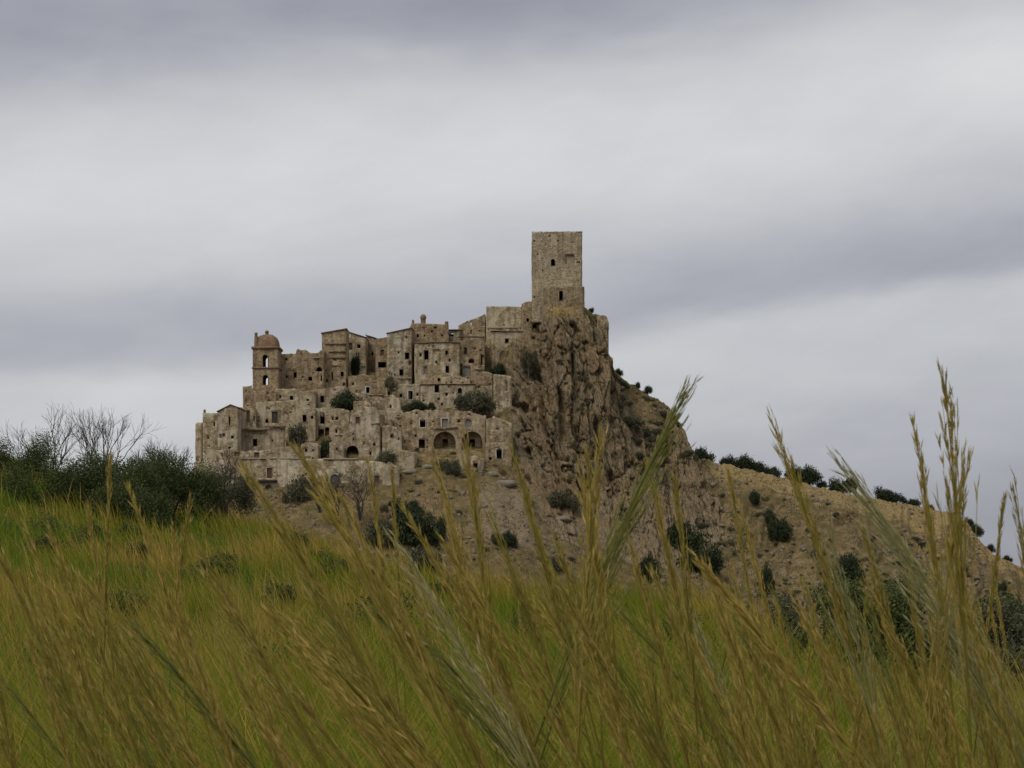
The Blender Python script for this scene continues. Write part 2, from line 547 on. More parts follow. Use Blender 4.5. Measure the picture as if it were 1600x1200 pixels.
def rock_weight(u, v):
    lo = np.interp(v, [470, 500, 560, 600, 650, 700, 760, 800, 840, 900], [836, 814, 794, 792, 798, 808, 824, 842, 880, 1010])
    hi = np.interp(v, [470, 500, 560, 600, 650, 700, 760, 800, 840, 900], [915, 960, 975, 972, 985, 1095, 1112, 1130, 1130, 1060])
    a = sstep(-14, 10, u - lo) * sstep(-14, 14, hi - u) * (1 - sstep(850, 910, v)) * sstep(482, 512, v)
    spur = sstep(1030, 1050, u) * sstep(1112, 1090, u) * sstep(640, 668, v) * (1 - sstep(860, 920, v))
    town = 0.55 * sstep(795, 770, u) * sstep(755, 768, u) * sstep(560, 590, v) * (1 - sstep(690, 720, v))
    return np.clip(np.maximum(np.maximum(a, spur), town), 0, 1)


def build_hill():
    us = np.concatenate([np.arange(-500, 240, 14), np.arange(240, 790, 2.5), np.arange(790, 1120, 1.35), np.arange(1120, 1660, 2.4), np.arange(1660, 2201, 18)])
    vc = np.interp(us, CREST[:, 0], CREST[:, 1])
    vc = vc + (fbm(us / 9.0, 0.5, 0, 4, 3) - 0.5) * 9.0
    yc = np.interp(us, CREST[:, 0], CREST[:, 2])
    t = np.concatenate([np.linspace(0, 0.62, 236, endpoint=False), np.linspace(0.62, 1, 46)])
    vb = 1150.0
    V = vc[:, None] + t[None, :] * (vb - vc)[:, None]
    Y = face_depth(us, V)
    Y[:, 0] = np.minimum(Y[:, 0], yc)
    U = np.broadcast_to(us[:, None], V.shape)
    X = (U - 800) * Y / F
    Z = (VH - V) * Y / F
    rw = rock_weight(U, V)
    # relief -------------------------------------------------------------
    s = X + 0.26 * Z + (fbm(X * 0.05, Z * 0.05, 5, 2, 40) - 0.5) * 5
    zs = Z + (fbm(X * 0.11, Z * 0.05, 9, 2, 48) - 0.5) * 14
    s = s + (fbm(X * 0.5, Z * 0.12, 5, 3, 41) - 0.5) * 1.2
    zz = Z + (fbm(X * 0.08, Z * 0.08, 9, 3, 44) - 0.5) * 8
    rid = lambda a: 1 - np.abs(2 * a - 1)
    d = 5.0 * (fbm(s * 0.10, zz * 0.022, 1.5, 3, 11) - 0.5)
    # tilted slabs split by clefts, at three sizes
    wx = (fbm(X * 0.25, Z * 0.25, 2, 3, 46) - 0.5)
    for kx, kz, off, cr, til, sd0 in ((0.13, 0.030, 2.8, 1.3, 1.3, 301), (0.36, 0.095, 1.9, 0.8, 1.0, 311), (1.0, 0.28, 0.85, 0.4, 0.55, 321)):
        f1, f2, cid, ox, oy = worley(s * kx + wx * 0.45, zs * kz + wx * 0.5, sd0)
        d += off * (cid - 0.5) + til * (ox * 1.5 + oy * 0.3) - cr * np.exp(-((f2 - f1) / 0.055) ** 2)
    d += 1.3 * (fbm(X * 0.6, Z * 0.30, Y * 0.1, 5, 51, 0.6) - 0.5)
    # named clefts in the cliff  (u, v, half width, half height, push, lean)
    for cu, cvv, hw, hh, dep, lean in [(880, 655, 7, 40, 5.0, 0.10), (941, 682, 6, 26, 4.5, 0.22), (896, 575, 4, 34, 2.6, 0.12), (858, 560, 4, 26, 2.0, 0.10), (962, 755, 4, 18, 3.5, 0.3),
                                       (920, 560, 4, 40, 2.0, 0.15), (845, 640, 4, 50, 2.2, 0.12), (815, 707, 8, 8, 4.0, 0), (817, 638, 9, 8, 3.4, 0), (1048, 745, 8, 40, 2.5, 0.25), (1000, 700, 6, 30, 2.5, 0.25),
                                       (905, 690, 5, 30, 2.5, 0.1), (870, 720, 5, 40, 2.4, 0.15), (985, 640, 8, 20, 1.5, 0.2), (930, 740, 6, 40, 2.2, 0.25)]:
        du = (U - cu - lean * (V - cvv)) / hw
        dv = (V - cvv) / hh
        d -= dep * np.exp(-du ** 2 * 1.1 - dv ** 4)
    soil = 2.2 * (fbm(X * 0.10, Z * 0.10, Y * 0.05, 4, 71) - 0.5) + 1.1 * (fbm(X * 0.5, Z * 0.5, Y * 0.2, 3, 75) - 0.5)
    # gullies run down the bare slope to the right
    gw = sstep(1090, 1140, U) * sstep(772, 805, V) * (1 - sstep(1000, 1080, V))
    g = X - 0.5 * Z + (fbm(X * 0.05, Z * 0.08, 3, 3, 81) - 0.5) * 16
    gul = 5.0 * (np.abs(2 * fbm(g * 0.14, Z * 0.03, 2, 3, 85) - 1) - 0.3) + 1.8 * (np.abs(2 * fbm(g * 0.5, Z * 0.1, 2, 3, 87) - 1) - 0.3)
    disp = rw * d + (1 - rw) * soil + gw * gul
    fade = sstep(0.0, 0.02, t)[None, :] * 0.85 + 0.15
    Y2 = Y - disp * fade
    X2 = (U - 800) * Y / F + 0.30 * disp * rw * np.sign(U - 885) * sstep(0, 60, np.abs(U - 885))
    Z2 = Z + (1 - rw) * disp * 0.35 * fade
    front = np.stack([X2, Y2, Z2], -1)
    # the far side of the hill
    top = front[:, 0]
    bk = []
    for dy, dz in [(4, -0.6), (9, -3), (18, -9), (34, -20), (60, -36), (95, -55), (140, -70)]:
        q = top.copy()
        q[:, 1] += dy
        q[:, 2] = np.maximum(top[:, 2] + dz + (fbm(us / 30.0, dy * 0.3, 0, 3, 5) - 0.5) * min(dy, 12) * 0.5, -48)
        q[:, 0] *= q[:, 1] / top[:, 1]
        bk.append(q)
    allp = np.concatenate([np.stack(bk[::-1], 1), front], 1)
    n, m = allp.shape[:2]
    nb = len(bk)
    idx = np.arange(n * m).reshape(n, m)
    quads = np.stack([idx[:-1, :-1], idx[:-1, 1:], idx[1:, 1:], idx[1:, :-1]], -1).reshape(-1, 4)
    pad = lambda a: np.concatenate([np.repeat(a[:, :1], nb, 1), a], 1).ravel()
    fanw = np.interp(V, [735, 770, 820, 870], [20, 55, 75, 60])
    scree = (1 - sstep(0.35, 1.1, np.abs(U - 785 - 0.35 * (V - 790)) / fanw + 0.9 * (fbm(X * 0.09, Z * 0.09, 6, 4, 89) - 0.5))) * sstep(735, 775, V) * sstep(885, 835, V) * 0.8
    scree = scree + 0.25 * gw
    dry = sstep(1095, 1120, U) * (1 - sstep(6, 40, V - vc[:, None] + 30 * (fbm(X * 0.12, Z * 0.12, 4, 4, 88) - 0.5))) + 0.42 * gw * sstep(0.5, 0.62, fbm(X * 0.07, Z * 0.12, 8, 3, 90)) + 0.75 * sstep(838, 850, U) * sstep(930, 905, U) * sstep(510, 494, V) + 0.5 * sstep(560, 600, U) * sstep(780, 740, U) * sstep(690, 700, V) * sstep(730, 715, V)
    me = mesh_np('hill', allp.reshape(-1, 3), [quads], M['hill'], {'rock': pad(rw), 'scree': pad(np.clip(scree, 0, 1)), 'dry': pad(np.clip(dry, 0, 1))})
    o = link('hill', me)
    o['kind'] = 'structure'
    return us, V, front


HU, HV, HFRONT = build_hill()


def hill_at(u, v):
    """surface point of the hill seen at photo pixel (u, v)"""
    i = int(np.argmin(np.abs(HU - u)))
    col = HFRONT[i]
    rows = VH - col[:, 2] * F / col[:, 1]
    j = int(np.argmin(np.abs(rows - v)))
    return col[j]


# ================================================================== the near ground
NC = np.array([(-900, 560, 120), (-200, 640, 105), (0, 703, 95), (150, 748, 88), (300, 796, 76), (400, 806, 70), (500, 838, 62), (600, 870, 55), (700, 893, 50), (900, 910, 45),
               (1100, 920, 42), (1180, 940, 38), (1250, 1000, 32), (1400, 1035, 28), (1600, 1060, 25), (1900, 1085, 24), (3000, 1100, 24)], float)


def zground(x, y):
    x = np.asarray(x, float); y = np.asarray(y, float)
    yy = np.maximum(y, 10.0)
    u = np.clip(800 + F * x / yy, -900, 3000)
    vcr = np.interp(u, NC[:, 0], NC[:, 1])
    ycr = np.interp(u, NC[:, 0], NC[:, 2])
    zc = (VH - vcr) * ycr / F - 0.45
    t = np.clip((yy - 10) / (ycr - 10), 0, 1)
    z = -1.75 + (zc + 1.75) * (0.55 * t + 0.45 * t * t)
    over = np.maximum(yy - ycr, 0)
    z = z - 0.30 * over * sstep(0, 14, over) - 0.004 * over
    z = np.maximum(z, -46.0 + 0.0 * z)
    amp = sstep(3, 12, np.abs(y) + np.abs(x) * 0.5) * (1 - sstep(100, 300, y))
    return z + amp * ((fbm(x * 0.35, y * 0.35, 0, 3, 91) - 0.5) * 0.30)


def build_ground():
    gx = np.concatenate([-np.geomspace(4500, 62, 26), np.linspace(-60, 60, 170), np.geomspace(62, 4500, 26)])
    gy = np.concatenate([-np.geomspace(1500, 12, 14), np.linspace(-10, 125, 190), np.geomspace(128, 6500, 34)])
    X, Yg = np.meshgrid(gx, gy, indexing='ij')
    Z = zground(X, Yg)
    n, m = X.shape
    idx = np.arange(n * m).reshape(n, m)
    q = np.stack([idx[:-1, :-1], idx[1:, :-1], idx[1:, 1:], idx[:-1, 1:]], -1).reshape(-1, 4)
    o = link('ground', mesh_np('ground', np.stack([X, Yg, Z], -1).reshape(-1, 3), [q], M['ground'], smooth=True))
    o['kind'] = 'structure'


build_ground()


# ================================================================== houses
def wall_sheet(mb, x0, x1, zb, topf, ops, frame, thick=0.55, step=0.45, relief=0.10, holes=0.0, seed=0):
    """a thick masonry wall with openings. frame(x, y, z) -> world-local xyz, y = depth into the wall.
    ops: dicts x0,x1,z0,z1,arch(bool)"""
    zt = max(float(np.max(topf(np.linspace(x0, x1, 60)))), zb + 0.5)
    xs = set(np.round(np.linspace(x0, x1, max(2, int((x1 - x0) / step) + 1)), 4))
    zs = set(np.round(np.linspace(zb, zt, max(2, int((zt - zb) / step) + 1)), 4))
    for o in ops:
        xs |= {round(o['x0'], 4), round(o['x1'], 4)}
        zs |= {round(o['z0'], 4), round(o['z1'], 4)}
        if o.get('arch'):
            xs |= set(np.round(np.linspace(o['x0'], o['x1'], 11), 4))
            zs |= {round(o['z1'] - (o['x1'] - o['x0']) / 2, 4)}
    def thin(s, keep):
        s = sorted(s); out = []
        for a in s:
            if out and a - out[-1] < 0.09 and a not in keep:
                continue
            if out and a - out[-1] < 0.09 and out[-1] not in keep:
                out.pop()
            out.append(a)
        return np.array(out)
    kx = {round(x0, 4), round(x1, 4)}; kz = {round(zb, 4), round(zt, 4)}
    for o in ops:
        kx |= {round(o['x0'], 4), round(o['x1'], 4)}; kz |= {round(o['z0'], 4), round(o['z1'], 4)}
        if o.get('arch'): kx |= set(np.round(np.linspace(o['x0'], o['x1'], 11), 4))
    xs = thin(xs, kx); zs = thin(zs, kz)
    top = topf(xs)
    r_ = np.random.default_rng(seed + 5)
    base = len(xs) * len(zs)
    key = {}
    vf, qf, qb = [], [], []

    def vid(i, z):
        k = (i, round(z, 4))
        if k not in key:
            key[k] = len(vf)
            vf.append((xs[i], z))
        return key[k]
    for i in range(len(xs) - 1):
        xm = 0.5 * (xs[i] + xs[i + 1])
        act = [o for o in ops if o['x0'] < xm < o['x1']]
        for j in range(len(zs) - 1):
            zz = [zs[j], zs[j], zs[j + 1], zs[j + 1]]
            ii = [i, i + 1, i + 1, i]
            zz = [min(z, top[k]) for z, k in zip(zz, ii)]
            for o in act:
                for c in range(4):
                    xx = xs[ii[c]]
                    if o.get('arch'):
                        rr = (o['x1'] - o['x0']) / 2
                        zt_ = o['z1'] - rr + math.sqrt(max(rr * rr - (xx - (o['x0'] + rr)) ** 2, 0))
                    else:
                        zt_ = o['z1']
                    if o['z0'] - 1e-4 < zz[c] < zt_ and not (c >= 2 and zs[j + 1] <= o['z0'] + 1e-4):
                        zz[c] = zt_ if zs[j] >= o['z0'] - 1e-4 else o['z0']
            if zz[2] - zz[1] < 1e-3 and zz[3] - zz[0] < 1e-3:
                continue
            if holes and not act and 0 < i < len(xs) - 2 and 2 < j < len(zs) - 3 and xs[i + 1] - xs[i] < 0.6 and r_.random() < holes:
                ids = [vid(a, z) for a, z in zip(ii, zz)]
                qb.append(ids)
                continue
            ids = [vid(a, z) for a, z in zip(ii, zz)]
            qf.append(ids); qb.append(ids)
    vf = np.array(vf)
    n = len(vf)
    dsp = (fbm(vf[:, 0] * 0.5 + seed * 3.1, vf[:, 1] * 0.5, seed, 3, seed) - 0.5) * 2 * relief
    patch = sstep(0.47, 0.53, fbm(vf[:, 0] * 0.28 + seed, vf[:, 1] * 0.28, 3.3, 3, seed + 9)) * 0.09
    jit = (vnoise(vf[:, 0] * 2.3, vf[:, 1] * 2.3, seed, 77) - 0.5) * 0.08
    for o in ops:     # flush round the openings
        near = (vf[:, 0] > o['x0'] - 0.02) & (vf[:, 0] < o['x1'] + 0.02) & (vf[:, 1] > o['z0'] - 0.02) & (vf[:, 1] < o['z1'] + 0.02)
        dsp[near] *= 0.1; patch[near] = 0; jit[near] = 0
    fr = [frame(a, d, z) for (a, z), d in zip(vf, -(dsp + patch + jit))]
    bk = [frame(a, thick, z) for a, z in vf]
    qf = np.array(qf); qb = np.array(qb)
    # caps along boundary edges of the sheet
    cnt = {}
    for q in qb:
        for a, b in ((q[0], q[1]), (q[1], q[2]), (q[2], q[3]), (q[3], q[0])):
            if a == b: continue
            cnt[(a, b)] = cnt.get((a, b), 0) + 1
    caps = [(a, b, b + n, a + n) for (a, b) in cnt if (b, a) not in cnt]
    caps = [(b, a, d, c) for a, b, c, d in caps]
    def clean(qs):
        Q, T = [], []
        for q in qs:
            s = []
            for a in q:
                if a not in s: s.append(int(a))
            if len(s) == 4: Q.append(s)
            elif len(s) == 3: T.append(s)
        return Q, T
    Q1, T1 = clean(qf)
    Q2, T2 = clean(qb[:, ::-1] + n)
    mb.add(np.array(fr + bk), Q1 + Q2 + [list(c) for c in caps], T1 + T2)


def loop_points(x0, x1, z0, z1, arch, n=10):
    if not arch:
        return [(x0, z0), (x1, z0), (x1, z1), (x0, z1)]
    r = (x1 - x0) / 2
    c = x0 + r
    pts = [(x0, z0), (x1, z0)]
    for k in range(n + 1):
        a = math.pi * k / n
        pts.append((c + r * math.cos(a), z1 - r + r * math.sin(a)))
    return pts


def opening_part(parent, name, x0, x1, z0, z1, y, arch, bw, mat, proud=0.05, reveal=0.62, sill=False, jag=0.0):
    """the dressed surround and reveal of one opening"""
    a = loop_points(x0 - bw, x1 + bw, z0 - (bw if sill else 0.0), z1 + bw, arch)
    b = loop_points(x0 + 0.02, x1 - 0.02, z0 + 0.02, z1 - 0.02, arch)
    n = len(a)
    L = [(p[0], y + 0.04, p[1]) for p in a] + [(p[0], y - proud, p[1]) for p in a] + [(p[0], y - proud, p[1]) for p in b] + [(p[0], y + reveal, p[1]) for p in b]
    q = []
    for k in range(3):
        for i in range(n):
            j = (i + 1) % n
            q.append((k * n + i, k * n + j, (k + 1) * n + j, (k + 1) * n + i))
    mb = MB(); mb.add(L, q)
    return link(name, mb.mesh(name, mat), parent)


def panel_part(parent, name, x0, x1, z0, z1, y, arch, mat, thick=0.12):
    p = loop_points(x0 + 0.021, x1 - 0.021, z0 + 0.021, z1 - 0.021, arch)
    n = len(p)
    v = [(a, y, b) for a, b in p] + [(a, y + thick, b) for a, b in p]
    me = bpy.data.meshes.new(name)
    me.from_pydata(v, [], [list(range(n)), list(range(2 * n - 1, n - 1, -1))] + [(i, i + n, (i + 1) % n + n, (i + 1) % n) for i in range(n)])
    me.materials.append(mat)
    return link(name, me, parent)


def tile_roof(parent, x0, x1, y0, y1, z0, z1, mat, over=0.35, name='roof', wave=0.07):
    """corrugated tile sheet from eave (y0,z0) to (y1,z1)"""
    xs = np.arange(x0 - 0.2, x1 + 0.2, 0.14)
    sl = (z1 - z0) / (y1 - y0)
    ys = np.linspace(y0 - over, y1, 6)
    X, Yr = np.meshgrid(xs, ys, indexing='ij')
    sag = (fbm(X * 0.3, Yr * 0.3, x0, 2, 14) - 0.5) * 0.35
    Zt = z0 + (Yr - y0) * sl + wave * np.cos(X / 0.42 * 2 * math.pi) + sag
    n, m = X.shape
    v1 = np.stack([X, Yr, Zt], -1).reshape(-1, 3)
    v2 = v1 - np.array([0, 0, 0.2])
    idx = np.arange(n * m).reshape(n, m)
    q = np.stack([idx[:-1, :-1], idx[1:, :-1], idx[1:, 1:], idx[:-1, 1:]], -1).reshape(-1, 4)
    edge = [(idx[i, 0], idx[i, 0] + n * m, idx[i + 1, 0] + n * m, idx[i + 1, 0]) for i in range(n - 1)]
    edge += [(idx[0, j], idx[0, j + 1], idx[0, j + 1] + n * m, idx[0, j] + n * m) for j in range(m - 1)]
    edge += [(idx[-1, j + 1], idx[-1, j], idx[-1, j] + n * m, idx[-1, j + 1] + n * m) for j in range(m - 1)]
    me = mesh_np(name, np.concatenate([v1, v2]), [np.concatenate([q, q[:, ::-1] + n * m, np.array(edge)])], mat)
    return link(name, me, parent)


def slab(root, name, cv_, ua, ub, va, vb, y0, y1, mat, rough=0.0):
    (xa, za), (xb, zb) = cv_(ua, va), cv_(ub, vb)
    n = max(3, int((xb - xa) / 0.6))
    xs = np.linspace(xa, xb, n)
    r1 = (vnoise(xs * 1.7, xa, 0, 5) - 0.5) * rough
    mb = MB()
    v = []
    for x, r in zip(xs, r1):
        v += [(x, y0 - r, zb), (x, y0 - r * 0.5, za + r), (x, y1, za + r * 0.6), (x, y1, zb)]
    q = []
    for i in range(n - 1):
        for a in range(4):
            b = (a + 1) % 4
            q.append((i * 4 + a, (i + 1) * 4 + a, (i + 1) * 4 + b, i * 4 + b))
    q += [(0, 1, 2, 3), ((n - 1) * 4 + 3, (n - 1) * 4 + 2, (n - 1) * 4 + 1, (n - 1) * 4)]
    mb.add(v, q)
    return link(name, mb.mesh(name, mat), root)


HN = [0]
ROOTS = {}


def house(name, label, cat, top, vbase, Y, openings=(), depth=8.0, rag=0.25, roof='flat', tint=(1, 1, 1), plaster=0.8, ext=5.0, rotz=0.0, holes=0.004,
          relief=0.10, side_drop=(0.0, 0.0), roof_mat=None, wall_mat=None, gable=None, key=None):
    """top: [(u, v)...] the wall head from left to right in photo pixels at depth Y."""
    HN[0] += 1
    sd_ = HN[0]
    if rotz == 0.0 and top[-1][0] - top[0][0] < 62:
        rotz = R(((sd_ * 0.618) % 1.0 - 0.5) * 15)
    rag = rag * 1.3
    S = Y / F
    u0, u1 = top[0][0], top[-1][0]
    uc = 0.5 * (u0 + u1)
    root = link(name, None, None, P(uc, vbase, Y), rotz)
    root.empty_display_size = 1.0
    tag(root, label, cat)
    tx = np.array([(u - uc) * S for u, v in top]); tz = np.array([(vbase - v) * S for u, v in top])
    X0, X1 = tx[0], tx[-1]

    def topf(x):
        return np.interp(x, tx, tz) + rag * 2 * (fbm(np.asarray(x) * 0.9 + sd_ * 7, sd_ * 1.7, 0, 3, sd_) - 0.5)
    ops = []
    for o in openings:
        uo, vo, wo_, ho = o[0], o[1], o[2] * S, o[3] * S
        cx, cz = (uo - uc) * S, (vbase - vo) * S
        ops.append(dict(x0=cx - wo_ / 2, x1=cx + wo_ / 2, z0=cz - ho / 2, z1=cz + ho / 2, arch='a' in o[4], kind=o[4]))
    gh = np.random.default_rng(sd_ * 13 + 1)
    wid, hgt = X1 - X0, float(np.mean(tz))
    if holes > 0 and cat == 'house' and wid > 3.2:
        for _ in range(int(wid * hgt / 15)):
            w_, h_ = gh.uniform(0.3, 0.75), gh.uniform(0.3, 1.0)
            cx, cz = gh.uniform(X0 + 0.8, X1 - 0.8), gh.uniform(0.12, 0.9) * hgt
            if cz + h_ > float(topf(np.array([cx]))[0]) - 0.7: continue
            if any(cx + w_ > q['x0'] - 0.45 and cx - w_ < q['x1'] + 0.45 and cz + h_ > q['z0'] - 0.45 and cz - h_ < q['z1'] + 0.45 for q in ops): continue
            ops.append(dict(x0=cx - w_ / 2, x1=cx + w_ / 2, z0=cz - h_ / 2, z1=cz + h_ / 2, arch=False, kind='n'))
        for _ in range(1 + int(wid * hgt / 90)):
            la = gh.uniform(X0 + 0.3, X1 - 2.0); lb = min(la + gh.uniform(1.5, 5.0), X1 - 0.2); lz = gh.uniform(0.2, 0.95) * hgt
            if any(lb > q['x0'] - 0.2 and la < q['x1'] + 0.2 and lz + 0.3 > q['z0'] and lz - 0.3 < q['z1'] for q in ops): continue
            if lz > float(np.min(topf(np.array([la, lb])))) - 0.5: continue
            slab(root, 'ledge', (lambda a, b: (a, b)), la, lb, lz + 0.12, lz - 0.1, -0.32, 0.1, M['stone'], 0.45)
    mb = MB()
    wall_sheet(mb, X0, X1, -ext, topf, ops, lambda x, y, z: (x, y, z), holes=holes, relief=relief, seed=sd_)
    for side, xx in ((0, X0), (1, X1)):
        zt = float(topf(np.array([xx]))[0]) - side_drop[side]
        tf = lambda a, zt=zt, side=side: zt + rag * 1.5 * (fbm(np.asarray(a) * 0.9 + sd_, side * 3.0, 0, 3, sd_) - 0.5)
        if side == 0:
            wall_sheet(mb, 0.56, depth, -ext, tf, [], lambda x, y, z, xx=xx: (xx + y, x, z), step=0.9, seed=sd_ + 100)
        else:
            wall_sheet(mb, 0.56, depth, -ext, tf, [], lambda x, y, z, xx=xx: (xx - y, x, z), step=0.9, seed=sd_ + 200)
    zl, zr = float(topf(np.array([X0]))[0]), float(topf(np.array([X1]))[0])
    zm = min(zl, zr, float(np.min(tz)))
    wall_sheet(mb, X0 + 0.02, X1 - 0.02, -ext, lambda q: topf(q) - 0.3, [], lambda x, y, z: (x, depth + y, z), thick=0.5, step=1.5, seed=sd_ + 300)
    wobj = link('wall', mb.mesh('wall', wall_mat or M['wall']), root)
    wobj.color = (*tint, plaster)
    for o in ops:
        k = o['kind']
        if 'n' in k:       # bare hole
            continue
        white = 'f' in k
        m_ = M['white'] if white else (M['brick'] if 'k' in k else M['stone'])
        bw = 0.22 if white else 0.13
        isdoor = 'd' in k
        nm = 'door' if isdoor else ('archway' if 'V' in k else 'window')
        w_ = opening_part(root, nm, o['x0'], o['x1'], o['z0'], o['z1'], -0.02, o['arch'], bw, m_, proud=0.07 if white else 0.045, sill=not isdoor)
        if 'g' in k: panel_part(w_, 'infill', o['x0'], o['x1'], o['z0'], o['z1'], 0.30, o['arch'], M['grey'])
        if 's' in k: panel_part(w_, 'shutter', o['x0'], o['x1'], o['z0'], o['z1'], 0.22, o['arch'], M['wood'])
        if 'r' in k: panel_part(w_, 'shutter', o['x0'], o['x1'], o['z0'], o['z1'], 0.22, o['arch'], M['redwood'])
        if 'h' in k: panel_part(w_, 'half_shutter', o['x0'], 0.5 * (o['x0'] + o['x1']), o['z0'], o['z1'], 0.2, o['arch'], M['wood'], 0.06)
        if 'V' in k:       # deep vault with its own back wall and a doorway in it
            D = 3.2
            lp = loop_points(o['x0'] + .03, o['x1'] - .03, o['z0'], o['z1'] - .03, True, 12)
            vb_ = MB()
            n = len(lp)
            vb_.add([(a, 0.5, b) for a, b in lp] + [(a, D, b) for a, b in lp], [(i, (i + 1) % n, (i + 1) % n + n, i + n) for i in range(n)])
            dx = 0.12 * (o['x1'] - o['x0'])
            cxx = 0.5 * (o['x0'] + o['x1'])
            rr = (o['x1'] - o['x0']) / 2
            arcf = lambda x, o=o, rr=rr, cxx=cxx: o['z1'] - rr + np.sqrt(np.maximum((rr - .02) ** 2 - (np.asarray(x) - cxx) ** 2, 0)) + 0.2
            wall_sheet(vb_, o['x0'], o['x1'], o['z0'], arcf, [dict(x0=cxx - dx, x1=cxx + dx * 1.1, z0=o['z0'] + 0.1, z1=o['z0'] + 0.62 * (o['z1'] - o['z0']))], lambda x, y, z: (x, D + y, z), seed=sd_ + 31)
            vo_ = link('vault', vb_.mesh('vault', M['wall']), w_)
            vo_.color = (*tint, 0.6)
    rm = roof_mat or M['tile']
    if roof == 'flat':
        rb = MB(); rb.box(X0 + 0.57, X1 - 0.57, 0.57, depth, zm - 1.3, zm - 1.0)
        link('roof', rb.mesh('roof', rm), root)
    elif roof == 'shed':
        tile_roof(root, X0, X1, 0.0, depth, float(np.max(tz)) + rag + 0.12, float(np.max(tz)) + rag + 0.12 + 0.10 * depth, rm)
    elif roof == 'gable':
        i = int(np.argmax(tz))
        g = MB()
        th = 0.22
        for (a, za), (b, zb_) in (((X0 - 0.25, tz[0] - 0.05), (tx[i], tz[i])), ((tx[i], tz[i]), (X1 + 0.25, tz[-1] - 0.05))):
            za += 0.16; zb_ += 0.16
            v = [(a, -0.3, za), (b, -0.3, zb_), (b, depth + 0.3, zb_), (a, depth + 0.3, za)]
            g.add(v + [(x, y, z - th) for x, y, z in v], [(0, 1, 2, 3), (7, 6, 5, 4), (0, 4, 5, 1), (1, 5, 6, 2), (2, 6, 7, 3), (3, 7, 4, 0)])
        link('roof', g.mesh('roof', rm), root)
    elif roof == 'slant':       # one plane following the wall head from left to right
        g = MB(); th = 0.25
        a, za, b, zb_ = X0 - 0.25, tz[0] + rag + 0.1, X1 + 0.2, tz[-1] + rag + 0.1
        v = [(a, -0.35, za), (b, -0.35, zb_), (b, depth + 0.3, zb_), (a, depth + 0.3, za)]
        g.add(v + [(x, y, z - th) for x, y, z in v], [(0, 1, 2, 3), (7, 6, 5, 4), (0, 4, 5, 1), (1, 5, 6, 2), (2, 6, 7, 3), (3, 7, 4, 0)])
        link('roof', g.mesh('roof', rm), root)
    root['_S'] = S
    if key: ROOTS[key] = (root, uc, vbase, S)
    del root['_S']
    return root, (lambda u, v: ((u - uc) * S, (vbase - v) * S))


OCH, GRY, BRN, PAL = (1.0, 0.97, 0.93), (0.98, 1.0, 1.03), (0.90, 0.83, 0.76), (1.12, 1.10, 1.06)
def yr(v):            # depth of a house whose foot is at photo row v
    return float(np.interp(v, [530, 560, 600, 640, 700, 760, 800], [549, 544, 532, 518, 496, 476, 462]))

# ---- the square keep on the rock ---------------------------------------------------------------
Yt = 531.0
r, c = house('stone_tower', 'tall square stone keep standing on top of the rock', 'tower', [(831, 364), (860, 363), (890, 363), (909, 362)], 470, Yt,
             [(864, 410, 6.5, 11, 'a'), (890.5, 405.5, 14, 15, 'n'), (876.5, 462.5, 7, 15, 'n')], depth=13.4, rag=0.05, wall_mat=M['keep'], tint=(0.95, 0.93, 0.88), plaster=0.05, ext=6, rotz=R(-2.0), holes=0.020, relief=0.09)
x, z = c(890.5, 405.5)
panel_part(r, 'blocked_recess', x - 1.24, x + 1.24, z - 1.32, z + 1.32, 0.50, False, M['stone'])
mb = MB()
for k in range(34):                       # little stones along the wall head
    xx = -6.85 + k * 0.415
    mb.box(xx, xx + 0.24 + 0.1 * random.random(), -0.12, 0.4, 18.85 + 0.1 * random.random(), 19.12 + 0.12 * random.random())
link('coping', mb.mesh('coping', M['stone']), r)
# ragged plinth with the doorway
pl = MB()
xa, _ = c(849, 0); xb, _ = c(912.5, 0)
hd = [(xa, 3.3), (xa + 1.4, 3.75), (xa + 4.0, 3.9), (xb - 3, 3.75), (xb, 3.8)]
dx, dz = c(876.5, 462.5)
wall_sheet(pl, xa, xb, -6, lambda q: np.interp(q, [a for a, b in hd], [b for a, b in hd]) + 0.3 * (fbm(np.asarray(q) * 1.1, 0.3, 0, 3, 8) - 0.5),
           [dict(x0=dx - .55, x1=dx + .55, z0=dz - 1.3, z1=dz + 1.3)], lambda a, b, z: (a, -1.05 + b, z), thick=0.9, seed=71, relief=0.2)
o = link('plinth', pl.mesh('plinth', M['wall']), r); o.color = (0.86, 0.82, 0.77, 0.1)
opening_part(r, 'door', dx - .55, dx + .55, dz - 1.3, dz + 1.3, -1.07, False, 0.14, M['stone'], reveal=1.3)
pl = MB()
wall_sheet(pl, -0.7, 13, -6, lambda q: 3.6 + 0.3 * (fbm(np.asarray(q) * 1.1, 0.3, 0, 3, 18) - 0.5), [], lambda a, b, z: (xb - b, a, z), thick=0.7, seed=72, step=0.8)
o = link('plinth', pl.mesh('plinth', M['wall']), r); o.color = (0.86, 0.82, 0.77, 0.1)

